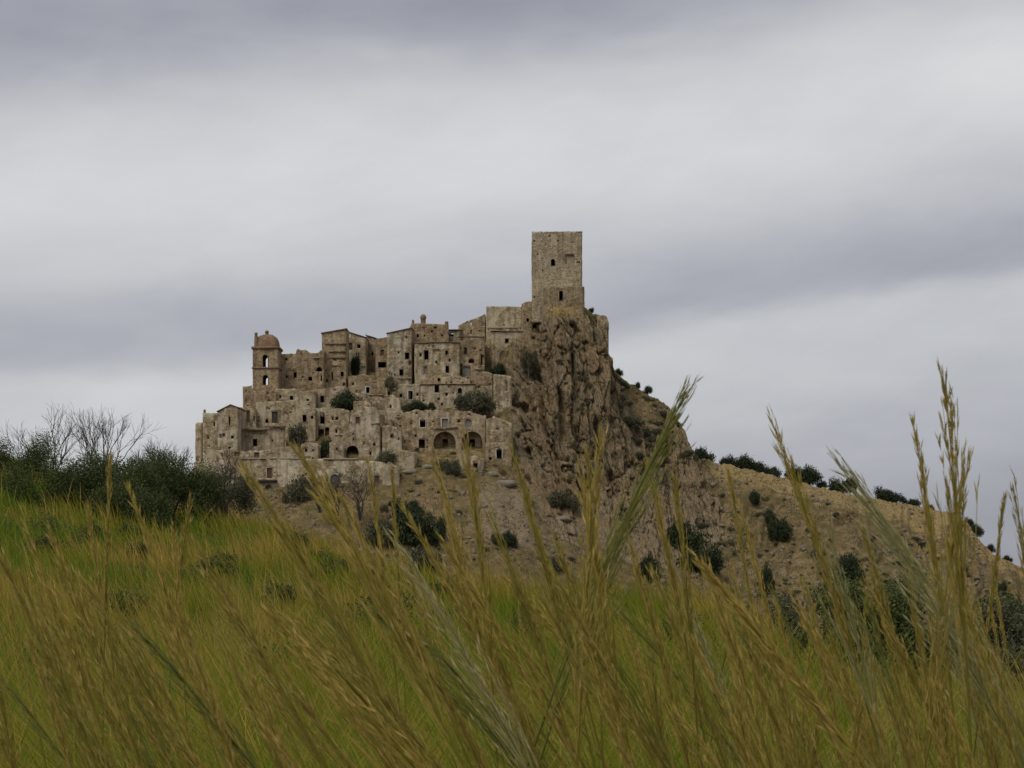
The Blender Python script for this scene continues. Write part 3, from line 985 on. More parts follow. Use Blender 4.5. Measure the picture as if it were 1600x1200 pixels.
# ---- the bell tower with its broken dome -------------------------------------------------------
Yb = 518.0
Sb = Yb / F
bt = link('bell_tower', None, None, P(415, 612, Yb))
tag(bt, 'bell tower with two see-through arches under a broken reddish dome', 'bell tower')
bx = lambda u: (u - 415) * Sb
bz = lambda v: (612 - v) * Sb
hw = bx(435.2)
arches = [dict(x0=bx(410.4), x1=bx(418.6), z0=bz(575), z1=bz(554.5), arch=True), dict(x0=bx(410.6), x1=bx(418.8), z0=bz(601.5), z1=bz(586), arch=True)]
mb = MB()
D = 2 * hw
tf = lambda q: np.full_like(np.asarray(q, float), bz(545))
wall_sheet(mb, -hw, hw, -6, tf, arches, lambda x, y, z: (x, y, z), seed=81, thick=0.7)
wall_sheet(mb, -hw, hw, -6, tf, arches, lambda x, y, z: (x, D - y, z), seed=82, thick=0.7)
wall_sheet(mb, 0.71, D - 0.71, -6, tf, [], lambda x, y, z: (-hw + y, x, z), seed=83, thick=0.7)
wall_sheet(mb, 0.71, D - 0.71, -6, tf, [], lambda x, y, z: (hw - y, x, z), seed=84, thick=0.7)
o = link('wall', mb.mesh('wall', M['wall']), bt); o.color = (0.93, 0.86, 0.78, 0.35)
for a in arches:
    opening_part(bt, 'belfry_arch', a['x0'], a['x1'], a['z0'], a['z1'], -0.02, True, 0.22, M['brick'], reveal=0.7)
for nm, v0, v1, ov in (('cornice', 541.5, 545, 0.34), ('string_course', 573.6, 576, 0.22)):
    mb = MB(); mb.box(-hw - ov, hw + ov, -ov, D + ov, bz(v1), bz(v0))
    link(nm, mb.mesh(nm, M['brick']), bt)
# dome: a four-sided cloister vault, its left flank fallen in
prof = [(1.0, 541.5), (0.97, 536), (0.92, 531.5), (0.83, 527.5), (0.70, 524.2), (0.52, 522.0), (0.30, 521.0), (0.12, 520.6)]
mb = MB()
rings = []
nseg = 28
for k, (rr, v) in enumerate(prof):
    ring = []
    for i in range(nseg):
        a = 2 * math.pi * i / nseg
        ca, sa = math.cos(a), math.sin(a)
        m_ = max(abs(ca), abs(sa)) ** 0.75
        px, py = ca / m_ * hw * rr * 0.98, sa / m_ * hw * rr * 0.98
        z = bz(v)
        if px < -hw * 0.25:      # collapsed side
            z = min(z, bz(541.5) + (z - bz(541.5)) * (0.86 + 0.1 * math.sin(i * 2.3)))
            px = px * (1.0 if rr > 0.9 else 1.06)
        ring.append((px, hw + py, z + 0.08 * math.sin(i * 5.1 + k)))
    rings.append(ring)
v = [p for ring in rings for p in ring] + [(0, hw, bz(520.4))]
q = [(k * nseg + i, k * nseg + (i + 1) % nseg, (k + 1) * nseg + (i + 1) % nseg, (k + 1) * nseg + i) for k in range(len(prof) - 1) for i in range(nseg)]
t3 = [((len(prof) - 1) * nseg + i, (len(prof) - 1) * nseg + (i + 1) % nseg, len(v) - 1) for i in range(nseg)]
mb.add(v, q, t3)
link('dome', mb.mesh('dome', M['dome']), bt)
mb = MB(); mb.lathe(bx(414.5), hw, [(0.46, bz(522)), (0.46, bz(517)), (0.58, bz(516.6)), (0.58, bz(515.6)), (0.34, bz(514.2)), (0.02, bz(512.8))], 10)
link('lantern', mb.mesh('lantern', M['brick']), bt)
mb = MB(); mb.lathe(bx(399.6), 0.6, [(0.55, bz(541.4)), (0.46, bz(526)), (0.34, bz(523)), (0.46, bz(522.4)), (0.40, bz(519.5)), (0.03, bz(518.6))], 8)
link('pinnacle', mb.mesh('pinnacle', M['brick']), bt)

# ---- houses along the crest --------------------------------------------------------------------
house('ruined_house', 'broken wall with ragged top joining the bell tower on its right', 'house', [(436, 552), (462, 553), (464, 545), (479, 546), (487, 553), (496, 552), (506, 546)], 612, 524,
      [(461, 586, 5, 9, 'k'), (499, 577, 9, 7, 'an'), (519 - 17, 591, 2.6, 9, ''), (473, 589, 3, 3, 'n'), (485, 592, 6, 6, 'n')], depth=9, rag=0.4, tint=BRN, plaster=0.4, holes=0.02, relief=0.22)
r, c = house('house', 'tall windowed house with brown banded wall under a slanting eave', 'house', [(503, 521), (541, 514)], 615, 528,
      [(534.5, 584.5, 5, 8, ''), (537.5, 600.5, 4, 4.5, ''), (519, 588, 2.6, 12, '')], depth=9, rag=0.08, roof='slant', tint=(1, .95, .87), plaster=0.35, holes=0.012, relief=0.2, rotz=0.001)
slab(r, 'ledge', c, 508, 541, 536, 538.5, -0.35, 0.0, M['brick'], 0.3)
slab(r, 'ledge', c, 514, 541, 548, 550.5, -0.45, 0.0, M['brick'], 0.4)
slab(r, 'ledge', c, 514, 541, 556, 561, -0.30, 0.0, M['brick'], 0.4)
house('house', 'pale gabled house front behind the tall dark cypress-like tree', 'house', [(540, 517), (572, 528)], 590, 541,
      [(560.5, 541, 5.5, 6, ''), (547.5, 541, 6, 11, 's')], depth=8, rag=0.06, roof='slant', tint=PAL, plaster=1.0)
house('ruined_house', 'dark stone wall set back between pale gabled front and pink house', 'house', [(572, 525), (588, 531)], 590, 547,
      [(582, 553, 3, 5, 'n')], depth=7, rag=0.3, roof='slant', tint=(0.88, .86, .84), plaster=0.3, holes=0.03, relief=0.3)
house('house', 'narrow house with one window above a wide dark opening', 'house', [(587, 529), (606, 527)], 585, 540,
      [(597, 551, 6, 9.5, 'r'), (597, 570, 13, 9, '')], depth=8, rag=0.12, tint=(1, .93, .86), plaster=0.6)
r, c = house('house', 'house with grey plaster patch and two staggered windows left of chimney house', 'house', [(605, 521), (643, 512.5)], 615, 531,
      [(636, 556, 7, 10.5, ''), (627, 582, 6.5, 10.5, ''), (616.5, 585.5, 2.4, 3.2, ''), (612, 584, 1.6, 3, 'n'), (608.5, 583, 1.6, 3, 'n'), (646 - 5, 568, 3, 6, 'n')], depth=9, rag=0.05, roof='slant', tint=GRY, plaster=1.0, relief=0.16)
# chimney house
r, c = house('house', 'blank upper house with round capped chimney and corner pinnacles on crest', 'house', [(643.5, 505.5), (701, 506.5)], 545, 537, [], depth=9, rag=0.10, tint=BRN, plaster=0.45, holes=0.01)
for u, vt, rr in ((645.5, 499.5, 0.32), (698, 501, 0.5)):
    x, z = c(u, vt); _, z0 = c(u, 507)
    mb = MB(); mb.lathe(x, 0.5, [(rr * 1.2, z0 - 0.6), (rr, z0 + 0.5), (rr * 1.15, z - 0.35), (rr * 0.8, z - 0.1), (0.03, z)], 9)
    link('pinnacle', mb.mesh('pinnacle', M['brick']), r)
x, z = c(661.5, 490.5); _, z0 = c(661.5, 507)
mb = MB(); mb.lathe(x, 0.6, [(0.85, z0 - 0.8), (0.74, z0 + 0.3), (0.68, z - 1.5), (0.84, z - 1.35), (0.86, z - 0.7), (0.55, z - 0.2), (0.03, z)], 12)
link('chimney', mb.mesh('chimney', M['brick']), r)
r, c = house('house', 'broad house of four windows under a tiled eave below capped chimney', 'house', [(648, 536), (718, 535.5)], 610, 527,
      [(666, 554.5, 7, 15, ''), (697.7, 551, 4.6, 7, ''), (664.5, 578, 5.5, 11, 'g'), (698.8, 577, 5.6, 11.5, ''), (662, 540.5, 1.6, 2.4, 'n'), (670.5, 541, 1.8, 2.6, 'n'), (677, 541.5, 1.8, 2.6, 'n')], depth=9, rag=0.06, roof='shed', tint=(1.02, 1, .95), plaster=1.0, relief=0.12)
house('house', 'small dark-roofed building in the gap right of the chimney house', 'house', [(698, 516), (720, 516)], 545, 546, [(705.5, 523, 6, 5, 'n')], depth=6, rag=0.05, roof='shed', tint=(0.8, .8, .84), plaster=0.3)
r, c = house('ruined_house', 'ruined house with torn eave, one tall window and an irregular hole', 'house', [(718, 532), (740, 530), (757, 528)], 606, 529,
      [(727, 548, 6, 11.5, ''), (736.5, 564, 9, 7, 'an'), (754, 562, 5, 16, 'n'), (719.5, 578, 6, 17, 'n'), (729, 579.5, 12, 14, 'gk')], depth=9, rag=0.3, roof='shed', tint=BRN, plaster=0.5, holes=0.02, relief=0.25)
house('house', 'cracked long wall with rising roof edge left of pale blank block', 'house', [(716, 508.5), (729, 502), (745, 496.5), (758, 490.5)], 545, 548, [(736, 513, 1.8, 18, 'n'), (755.5, 507, 3, 5, 'n')], depth=8, rag=0.12, tint=(1, .98, .93), plaster=0.8)
r, c = house('house', 'pale windowless plastered block on the crest beside the rock', 'house', [(759.5, 478), (790, 478.5), (816, 480)], 540, 541, [(787.5, 508, 2.2, 2.4, 'n')], depth=9, rag=0.06, tint=(1.08, 1.08, 1.02), plaster=2.2, holes=0)
slab(r, 'ledge', c, 762, 815, 510.5, 513.5, -0.18, 0.0, M['stone'], 0.5)
r, c = house('house', 'house with tile cornice, small window and blocked arch beside the cliff', 'house', [(768, 519), (818, 518)], 582, 536,
      [(791.8, 532.5, 6, 7, ''), (788, 563, 16, 31, 'ag')], depth=9, rag=0.05, roof='shed', tint=(1.0, .96, .9), plaster=0.9)
house('ruined_house', 'low stone remnant with one tiny window at the foot of the keep', 'house', [(815, 475), (823, 472), (832, 471)], 522, 536, [(824.3, 500, 4.4, 6, '')], depth=8, rag=0.25, tint=(.92, .88, .82), plaster=0.3, relief=0.2)
house('ruined_house', 'narrow shaded wall in the gap between torn-eave house and tile-cornice house', 'house', [(757, 536), (768.5, 534)], 590, 540, [(762.5, 540, 5, 10, 'n')], depth=7, rag=0.3, tint=BRN, plaster=0.4, relief=0.2)
house('wall_remnant', 'tall rounded masonry remnant on the right edge of the rock', 'wall', [(933, 493.5), (944, 492), (949, 496), (951, 504)], 546, 531, [], depth=5, rag=0.08, roof='none', tint=(1, .95, .88), plaster=0.5, ext=3)

# ---- second row --------------------------------------------------------------------------------
house('ruined_house', 'ruined terrace wall under the bell tower with ragged left end', 'house', [(379, 604), (393, 603), (395, 611), (432, 611)], 640, 514, [(419, 615, 2.4, 2.4, 'n'), (384, 611, 2, 3, 'n'), (384, 625, 2, 3, 'n')], depth=9, rag=0.25, tint=BRN, plaster=0.4, relief=0.22)
house('house', 'house with one small pale-framed window below the broken wall', 'house', [(431, 608), (466, 607), (470, 612), (493, 610)], 646, 515, [(455.3, 621.5, 5.5, 6.5, '')], depth=9, rag=0.2, tint=(1.0, .98, .93), plaster=0.9, relief=0.18)
house('house', 'narrow house with square window left of the big dark bush', 'house', [(492, 608), (515, 606), (540, 604)], 646, 519, [(503.3, 623.5, 6.4, 10.5, ''), (523, 606 + 4, 4, 3, 'n')], depth=8, rag=0.3, tint=OCH, plaster=0.6)
house('house', 'low house with small white-framed window above the vaulted ruin', 'house', [(545, 588), (565, 585), (585, 588), (604, 592)], 625, 526, [(574.6, 609.5, 5.6, 9.5, 'f')], depth=8, rag=0.4, tint=BRN, plaster=0.5, relief=0.25)
house('ruined_house', 'house with dark doorway beside a white door leaf', 'house', [(603, 604), (624, 600), (657, 602)], 642, 524, [(641.3, 617.5, 7, 14, 'fh'), (652.3, 616.5, 3, 4, 'n'), (642, 602.5 + 2, 3, 3, 'n'), (621, 604 + 4, 3, 3, 'n')], depth=8, rag=0.35, tint=OCH, plaster=0.8)
r, c = house('house', 'wide low house with broken tile eave and three small windows', 'house', [(657, 601), (742, 601)], 646, 519,
      [(682.5, 607.5, 7, 12, ''), (718.4, 610.5, 6.6, 9, 'a'), (711.3, 628.5, 5.2, 7, ''), (685.5, 623.5, 4, 2.6, 'n'), (708.5, 614, 2, 2.6, 'n')], depth=9, rag=0.12, roof='shed', tint=OCH, plaster=0.8, relief=0.15)
house('ruined_house', 'stone wall at the cliff foot right of the small shrubs', 'house', [(742, 588), (756, 580), (770, 584)], 646, 523, [(755.5, 590.5, 3.2, 3.6, '')], depth=7, rag=0.4, tint=BRN, plaster=0.4, relief=0.25)
house('buttress', 'pale vertical retaining wall below the blocked arch', 'wall', [(771, 584), (784, 586), (799, 588)], 650, 515.5, [(791, 604, 5, 14, 'n')], depth=4, rag=0.3, roof='none', tint=(1.02, 1.02, .98), plaster=1.6, relief=0.3)

# ---- third row, left ---------------------------------------------------------------------------
r, c = house('house', 'plain pale end house at the far left of the town', 'house', [(316.5, 645), (341, 645.5)], 730, 494, [(327, 697, 1.8, 2.4, 'n')], depth=12, rag=0.05, tint=(1.05, 1.04, 1.0), plaster=2.0, side_drop=(0, 0))
x, z = c(317, 642)
mb = MB(); mb.lathe(x + 0.3, 0.4, [(0.35, z - 0.6), (0.3, z), (0.4, z + 0.1), (0.05, z + 0.5)], 8)
link('pinnacle', mb.mesh('pinnacle', M['brick']), r)
house('house', 'low outermost wall piece left of the plain pale end house', 'house', [(305.5, 662), (309, 659), (316, 660)], 730, 500, [], depth=9, rag=0.15, tint=(1.04, 1.0, .95), plaster=1.6)
house('house', 'gabled house with a slit window near the left end', 'house', [(340, 643), (360.5, 632.5), (372, 637)], 725, 491, [(358.5, 657.5, 3.2, 14, ''), (349.3, 679.5, 4, 5, 's'), (344.6, 681, 4, 6, 'g')], depth=10, rag=0.02, roof='gable', tint=(1.02, 1, .95), plaster=1.2)
house('house', 'house with tall brown window and narrow slit beside gabled house', 'house', [(371.5, 636), (400, 638)], 676, 503, [(387.5, 650, 5.6, 18, 'r'), (399 - 2.2, 653.5, 2.6, 8, '')], depth=8, rag=0.15, tint=PAL, plaster=1.2)
house('ruined_house', 'pitted house with a single tall dark shuttered doorway and red sill', 'house', [(400, 629), (432, 627), (458, 629), (466, 641)], 672, 506, [(429.4, 651.8, 9.6, 18, 'sd')], depth=9, rag=0.25, tint=(1.04, 1.02, .97), plaster=0.8, holes=0.03, relief=0.18)
r, c = house('house', 'house under a long sagging ledge with one square black window', 'house', [(371, 674), (405, 672), (430, 668), (447, 668)], 712, 497, [(398.4, 691.5, 7, 11.5, '')], depth=8, rag=0.08, tint=OCH, plaster=0.7, relief=0.2)
slab(r, 'ledge', c, 371, 416, 669.5, 673, -0.9, 0.0, M['brick'], 0.5)
slab(r, 'ledge', c, 414, 447, 665, 668, -0.7, 0.0, M['brick'], 0.5)
house('house', 'low house with a small black-framed window left of the olive tree', 'house', [(446, 668), (463, 668), (478, 690)], 716, 495, [(436.8 + 13, 692.5, 5.6, 9, 's')], depth=7, rag=0.3, tint=OCH, plaster=0.9)
house('house', 'house with one black window right above the olive tree', 'house', [(463, 640), (480, 636), (493, 640)], 690, 504, [(475.6, 653.8, 6.4, 11.5, '')], depth=8, rag=0.2, tint=OCH, plaster=0.8)
house('house', 'narrow house with tall black doorway over two broken lower openings', 'house', [(492, 638), (505, 635), (517, 642)], 697, 506, [(503.5, 653.5, 8, 17, 'd'), (501.5, 679.5, 9.5, 17, 'n'), (511.5, 677, 7.5, 19, 'an')], depth=8, rag=0.3, tint=(1.06, 1.04, 1), plaster=1.0, holes=0.01)
house('ruined_house', 'crumbling wall with small pale niche between black doorway and brown-shuttered house', 'house', [(516, 640), (530, 637), (546, 642)], 716, 501, [(526.5, 654, 4, 4, 'n'), (520, 654, 2.4, 5, 'n'), (538, 648, 2, 2, 'n')], depth=8, rag=0.35, tint=OCH, plaster=0.7, relief=0.22)
r, c = house('ruined_house', 'large house with brown shutter, grey plaster band and broken black vault', 'house', [(535, 676), (546, 674), (547, 641), (562, 634), (585, 637), (594, 645)], 740, 492,
      [(558.6, 656.5, 7, 10.5, 'r'), (550.5, 706, 20, 19, 'an'), (552, 682, 3.4, 12, '')], depth=9, rag=0.3, tint=(0.98, .96, .94), plaster=1.3, relief=0.18)
house('ruined_house', 'pale streaked ruin wall with hollow vault in middle of the slope', 'house', [(603, 622), (612, 617), (626, 624)], 668, 512, [(610.5, 635.5, 3, 5, 'n')], depth=7, rag=0.4, tint=(1.15, 1.13, 1.08), plaster=1.6, relief=0.25)
r, c = house('ruined_house', 'collapsed vault under a grey stone slab in the slope', 'house', [(568, 623), (590, 619), (604, 622)], 662, 513, [(589, 633, 24, 16, 'an')], depth=7, rag=0.3, roof='none', tint=(.85, .82, .8), plaster=0.4, relief=0.3)

# ---- the arched house --------------------------------------------------------------------------
r, c = house('house', 'long house with two great arches and white-framed windows at slope foot', 'house', [(628, 647), (648, 640), (690, 642), (730, 642), (759, 650)], 702, 498,
      [(660.3, 661, 9, 13.5, 'f'), (695, 661, 10, 14, 'fg'), (659, 693.5, 10, 14, 'd'), (694.5, 688, 35, 28, 'aV'), (737.5, 688.5, 33, 29, 'aV'), (651, 644 + 3, 3.6, 4, 'n'), (732.8, 648.5, 5.6, 5.6, ''), (649.5, 680.8, 3, 3.4, 'n'), (731.5, 661, 11, 13, 'ag')],
      depth=9, rag=0.4, tint=(0.98, .92, .87), plaster=0.55, holes=0.02, relief=0.2)
slab(r, 'ledge', c, 674, 716, 667.5, 670, -0.3, 0.0, M['brick'], 0.4)
house('ruined_house', 'low rubble wall with an arched pale-rimmed doorway by the cliff', 'house', [(760, 692), (778, 690), (800, 694)], 722, 492, [(780, 708, 9, 17, 'adf')], depth=6, rag=0.4, tint=BRN, plaster=0.5, relief=0.3)
house('ruined_house', 'stub of masonry with a black doorway below the right arch', 'house', [(716, 707), (735, 711), (756, 716)], 738, 486.5, [(743, 726.5, 7, 14, 'd')], depth=5, rag=0.4, tint=OCH, plaster=0.5, relief=0.3)

for lab, top, vb, ops_, pl_ in [
    ('low ruin with one black window in the gap left of the arched house', [(597, 668), (606, 664), (618, 667), (628, 672)], 703, [(612, 680, 5, 7, '')], 1.0),
    ('stub of broken wall behind the low ruin left of the arched house', [(594, 652), (603, 648), (613, 655)], 676, [(602, 660, 3.4, 4.4, '')], 0.6),
    ('small ruin with two openings over the black green bush', [(470, 694), (482, 690), (497, 693)], 722, [(478, 703, 4.5, 6, ''), (489, 702, 3.6, 5, '')], 0.9),
    ('stepped wall between black green bush and the broken black vault', [(515, 692), (525, 688), (537, 693)], 722, [(526, 700, 4, 6.5, '')], 1.0),
    ('broken wall against the cliff right of the arched house', [(760, 656), (772, 651), (788, 655), (800, 662)], 690, [(777, 668, 4.6, 6, '')], 0.5),
    ('narrow terrace wall below the white-framed window house', [(552, 628), (566, 626), (580, 630)], 648, [(560, 635, 3.2, 4, '')], 0.8),
    ('short ruined wall left of the house with white door leaf', [(604, 640), (616, 637), (630, 642)], 662, [(622, 648, 3.4, 4.4, '')], 0.6),
    ('broken parapet above the wide low house with three windows', [(690, 590), (712, 587), (735, 592)], 612, [(705, 597, 3.4, 4, '')], 0.8),
    ('small ruin with a square window under the blocked arch house', [(745, 606), (757, 602), (770, 607)], 636, [(760, 614, 4, 5, '')], 0.7),
    ('ruined terrace house between round bush and the vaulted ruin', [(556, 648 - 34), (570, 612), (572, 616)], 640, [(564, 622, 3, 4, '')], 0.7),
    ('low broken wall before the long house, left of the great arches', [(612, 706), (630, 703), (648, 708)], 722, [(636, 711, 3.4, 4, '')], 0.7),
    ('collapsed hut with black doorway at the right end of base wall', [(598, 726), (610, 722), (624, 728)], 750, [(612, 738, 5, 9, 'd')], 0.9)]:
    house('ruined_house', lab, 'house', top, vb, yr(vb) - 2.5, ops_, depth=5.5, rag=0.4, tint=(1.0, .97, .93), plaster=pl_, relief=0.22, holes=0.015)

# ---- lowest row --------------------------------------------------------------------------------
house('ruined_house', 'row of low roofless walls above the long base wall', 'house', [(338, 704), (360, 700), (372, 706), (420, 703), (452, 707), (470, 713)], 726, 486, [(348.5, 710.5, 6, 5, ''), (385.5, 711.5, 6, 4, ''), (424.5, 711.5, 9, 4, ''), (356.5, 711.5, 2.4, 4, 'n'), (370, 709, 8, 6, 'kr'), (401, 710, 7, 6, 'kr')], depth=5, rag=0.35, tint=OCH, plaster=1.0, relief=0.2)
r, c = house('rampart', 'long pale base wall with brown doorway and arched cellar along town foot', 'wall', [(303, 722), (340, 719), (380, 717), (440, 718), (500, 717), (545, 718), (600, 722)], 775, 478,
      [(354.5, 734.5, 5, 9, ''), (421, 739, 8, 16, 'rd'), (419.5, 766, 11, 17, 'ad'), (588.5, 750, 8, 14, 'r'), (523, 752, 13, 22, 'afg'), (510, 748, 6, 9, 'n')], depth=5, rag=0.12, roof='none', tint=(1.12, 1.1, 1.06), plaster=1.3, relief=0.2)
slab(r, 'ledge', c, 372, 470, 715.5, 717.5, -0.25, 0.1, M['stone'], 0.35)
slab(r, 'ledge', c, 505, 560, 716, 718.5, -0.25, 0.1, M['stone'], 0.35)
slab(r, 'balcony_slab', c, 404, 433, 749.5, 753.5, -1.0, 0.0, M['wood'], 0.1)
slab(r, 'ledge', c, 330, 385, 744, 746, -0.35, 0.0, M['brick'], 0.3)


# ================================================================== plants
def leaf_cloud(lobes, n, size, seed, lumpy=1.12, elong=1.9):
    """leaf faces through the volume of several ellipsoids. lobes: (cx,cy,cz,rx,ry,rz)"""
    g = np.random.default_rng(seed)
    lobes = np.asarray(lobes, float)
    wgt = (lobes[:, 3] * lobes[:, 4] * lobes[:, 5]) ** 0.67
    k = g.choice(len(lobes), n, p=wgt / wgt.sum())
    d = g.normal(size=(n, 3)); d /= np.linalg.norm(d, axis=1)[:, None]
    rad = g.random(n) ** 0.45
    # clumps: shrink some directions so that the outline is uneven
    lump = fbm(d[:, 0] * 2.6 + k * 5.1, d[:, 1] * 2.6, d[:, 2] * 2.6, 3, seed)
    rad *= 0.98 - 0.5 * lumpy + lumpy * lump
    c = lobes[k, :3] + d * rad[:, None] * lobes[k, 3:]
    c += g.normal(size=(n, 3)) * size * 0.8
    nr = g.normal(size=(n, 3)) + d * 0.8 + np.array([0, 0, 0.5]); nr /= np.linalg.norm(nr, axis=1)[:, None]
    t = np.cross(nr, g.normal(size=(n, 3))); t /= np.linalg.norm(t, axis=1)[:, None] + 1e-9
    b = np.cross(nr, t)
    s = size * (0.55 + 0.9 * g.random(n))[:, None]
    v = np.stack([c - t * s * elong * 0.5, c + b * s * 0.42, c + t * s * elong * 0.5, c - b * s * 0.42], 1).reshape(-1, 3)
    q = np.arange(4 * n).reshape(n, 4)
    var = np.clip(0.5 * g.random(n) + 0.9 * (fbm(c[:, 0] / size * 0.12, c[:, 1] / size * 0.12, c[:, 2] / size * 0.12, 2, seed + 3) - 0.25), 0, 1)
    return v, q, np.repeat(var, 4)


def rand_lobes(seed, n, sx=1.0, sz=1.0, r0=0.22, r1=0.46):
    g = np.random.default_rng(seed)
    out = []
    for i in range(n):
        a = g.random() * 6.283
        rr = 0.80 * math.sqrt(g.random())
        h = 0.22 + 0.55 * g.random() * (1 - 0.6 * rr)
        q = r0 + (r1 - r0) * g.random()
        out.append((rr * math.cos(a) * sx, rr * math.sin(a) * sx, h * sz, q * sx, q * sx, q * sz * 0.85))
    return out


def foliage_mesh(name, lobes, n, size, seed, mat, lumpy=1.12):
    v, q, var = leaf_cloud(lobes, n, size, seed, lumpy)
    return mesh_np(name, v, [q], mat, {'var': var})


def stem_mesh(name, seed, h=0.7, r=0.05, n=5, mat=None):
    g = np.random.default_rng(seed)
    mb = MB()
    for k in range(n):
        a = g.random() * 6.28
        e = 0.45 * g.random()
        p0 = np.array([0.03 * math.cos(a), 0.03 * math.sin(a), -0.25])
        p1 = np.array([0.5 * e * math.cos(a), 0.5 * e * math.sin(a), h * 0.5])
        p2 = np.array([e * math.cos(a + .3), e * math.sin(a + .3), h])
        mb.tube([p0, p1, p2], [r, r * 0.7, r * 0.3], 5)
    return mb.mesh(name, mat or M['bark'])


# unit plants (radius about 1, height about 1)
SHRUB = {}
for i in range(4):
    for key, mk, nn, sz in (('olive', 'leaf_olive', 2600, 0.065), ('dark', 'leaf_dark', 4200, 0.06), ('dull', 'leaf_dull', 2200, 0.06)):
        SHRUB[key, i] = foliage_mesh('foliage', rand_lobes(100 + i * 7 + len(key), 12), nn, sz, 200 + i, M[mk])
STEM = [stem_mesh('stem', 300 + i) for i in range(3)]
pc = [0]


def plant(name, label, cat, loc, rx, rz, kind, group=None, stem=True):
    """loc = foot; rx = half width in metres, rz = height in metres"""
    pc[0] += 1
    k = pc[0]
    root = link(name, None, None, loc, (k * 2.399) % 6.283)
    tag(root, label, cat, group)
    f = link('foliage', SHRUB[kind, k % 4], root)
    f.scale = (rx * (1 + 0.3 * math.sin(k * 1.7)), rx * (1 + 0.3 * math.cos(k * 2.9)), rz)
    if stem:
        s = link('stem', STEM[k % 3], root)
        s.scale = (rx * 0.8, rx * 0.8, rz * 0.8)
    return root


def plant_px(name, label, cat, u, vfoot, wpx, hpx, Y, kind, group=None, stem=True, sink=0.12):
    S = Y / F
    return plant(name, label, cat, P(u, vfoot, Y) - np.array([0, 0, hpx * S * sink]), wpx * S * 0.52, hpx * S * 1.06, kind, group, stem)


# bushes and trees among the houses
for u, vf, wp, hp, Y, kd, nm, lab in [
    (558, 584, 20, 38, 536, 'dark', 'tree', 'slim dark tree growing before the pale gabled front'),
    (540, 640, 46, 34, 515.5, 'dark', 'bush', 'large round dark green bush in the middle of the left houses'),
    (467, 694, 40, 42, 493.5, 'olive', 'tree', 'grey green olive tree right of the sagging ledge house'),
    (776, 586, 26, 24, 530, 'dark', 'bush', 'round dark bush before the blocked arch by the cliff'),
    (700, 746, 34, 36, 483.5, 'olive', 'bush', 'round grey green bush on the slope below the two great arches'),
    (651, 643, 48, 19, 514, 'dark', 'ivy_bush', 'long low dark ivy mass on top of the arched house'),
    (675, 640, 12, 14, 513, 'dark', 'bush', 'tiny dark bush right beside the long ivy mass'),
    (756, 641, 58, 40, 513.5, 'olive', 'bush', 'big dull bush between wide low house and retaining wall'),
    (727, 638, 28, 30, 513, 'olive', 'bush', 'small dull bush right of the three small windows'),
    (611, 608, 36, 26, 520, 'dull', 'bush', 'brownish green shrub over the vaulted ruin on the upper slope'),
    (508, 717, 26, 36, 490, 'dark', 'bush', 'black green bush under the broken lower openings'),
    (461, 786, 62, 54, 470, 'olive', 'bush', 'dusky bush before the base wall right of the cellar arch'),
    (826, 580, 30, 44, 520, 'olive', 'bush', 'hanging shrub in the corner between house and cliff face'),
    (612, 696, 22, 18, 497, 'olive', 'bush', 'small shrub on dry slope left of the arched house'),
    (604, 722, 30, 22, 487, 'olive', 'bush', 'shrub at the right end of the long base wall')]:
    plant_px(nm, lab, 'tree' if nm == 'tree' else 'bush', u, vf, wp, hp, Y, kd)

# shrubs on the cliff and slopes (small, alike)
g = np.random.default_rng(42)


def scatter_hill(n, box, kinds, wr, label, group, name='shrub', accept=None, cat='shrub'):
    done = 0
    tries = 0
    while done < n and tries < n * 30:
        tries += 1
        u = g.uniform(box[0], box[1]); v = g.uniform(box[2], box[3])
        if v < np.interp(u, CREST[:, 0], CREST[:, 1]) + 6: continue
        if accept is not None and not accept(u, v): continue
        p = hill_at(u, v)
        S = p[1] / F
        wpx = g.uniform(*wr)
        plant(name, label, cat, p + np.array([0, 0.15, -0.25 * wpx * S * 0.5]), wpx * S * 0.5, wpx * S * g.uniform(0.35, 0.8), kinds[g.integers(len(kinds))], group, stem=False)
        done += 1


scatter_hill(34, (812, 955, 500, 800), ['olive', 'olive', 'dull'], (7, 17), 'small grey green shrub clinging to the grey cliff below the keep', 'shrubs clinging to the cliff', accept=lambda u, v: vnoise(u / 40, v / 40, 0, 5) > 0.42)
scatter_hill(48, (955, 1095, 605, 830), ['olive', 'olive', 'dull'], (9, 22), 'low grey green shrub on the brown shoulder right of the cliff', 'shrubs on the shoulder right of the cliff', accept=lambda u, v: vnoise(u / 35, v / 35, 0, 15) > 0.4)
scatter_hill(130, (1100, 1600, 775, 1000), ['olive', 'dull', 'olive'], (5, 17), 'small shrub dotted on the eroded bare slope at right', 'shrubs on the eroded right slope', accept=lambda u, v: vnoise(u / 60, v / 40, 0, 25) > 0.38)
scatter_hill(70, (590, 900, 705, 880), ['olive', 'dull', 'dull'], (6, 20), 'low tuft of shrub on the bare slope below the town', 'shrubs on the slope below the town', accept=lambda u, v: not (720 < u < 850 and 755 < v < 840))
scatter_hill(26, (380, 800, 560, 720), ['dull', 'olive'], (7, 15), 'weedy tuft growing on a terrace between the ruined houses', 'weeds between the houses', name='weed_tuft', cat='weed')
scatter_hill(14, (962, 1060, 592, 660), ['dark', 'olive'], (7, 14), 'dark little bush on the skyline shoulder right of the cliff', 'bushes on the skyline shoulder', name='bush', accept=lambda u, v: v < np.interp(u, CREST[:, 0], CREST[:, 1]) + 14, cat='bush')

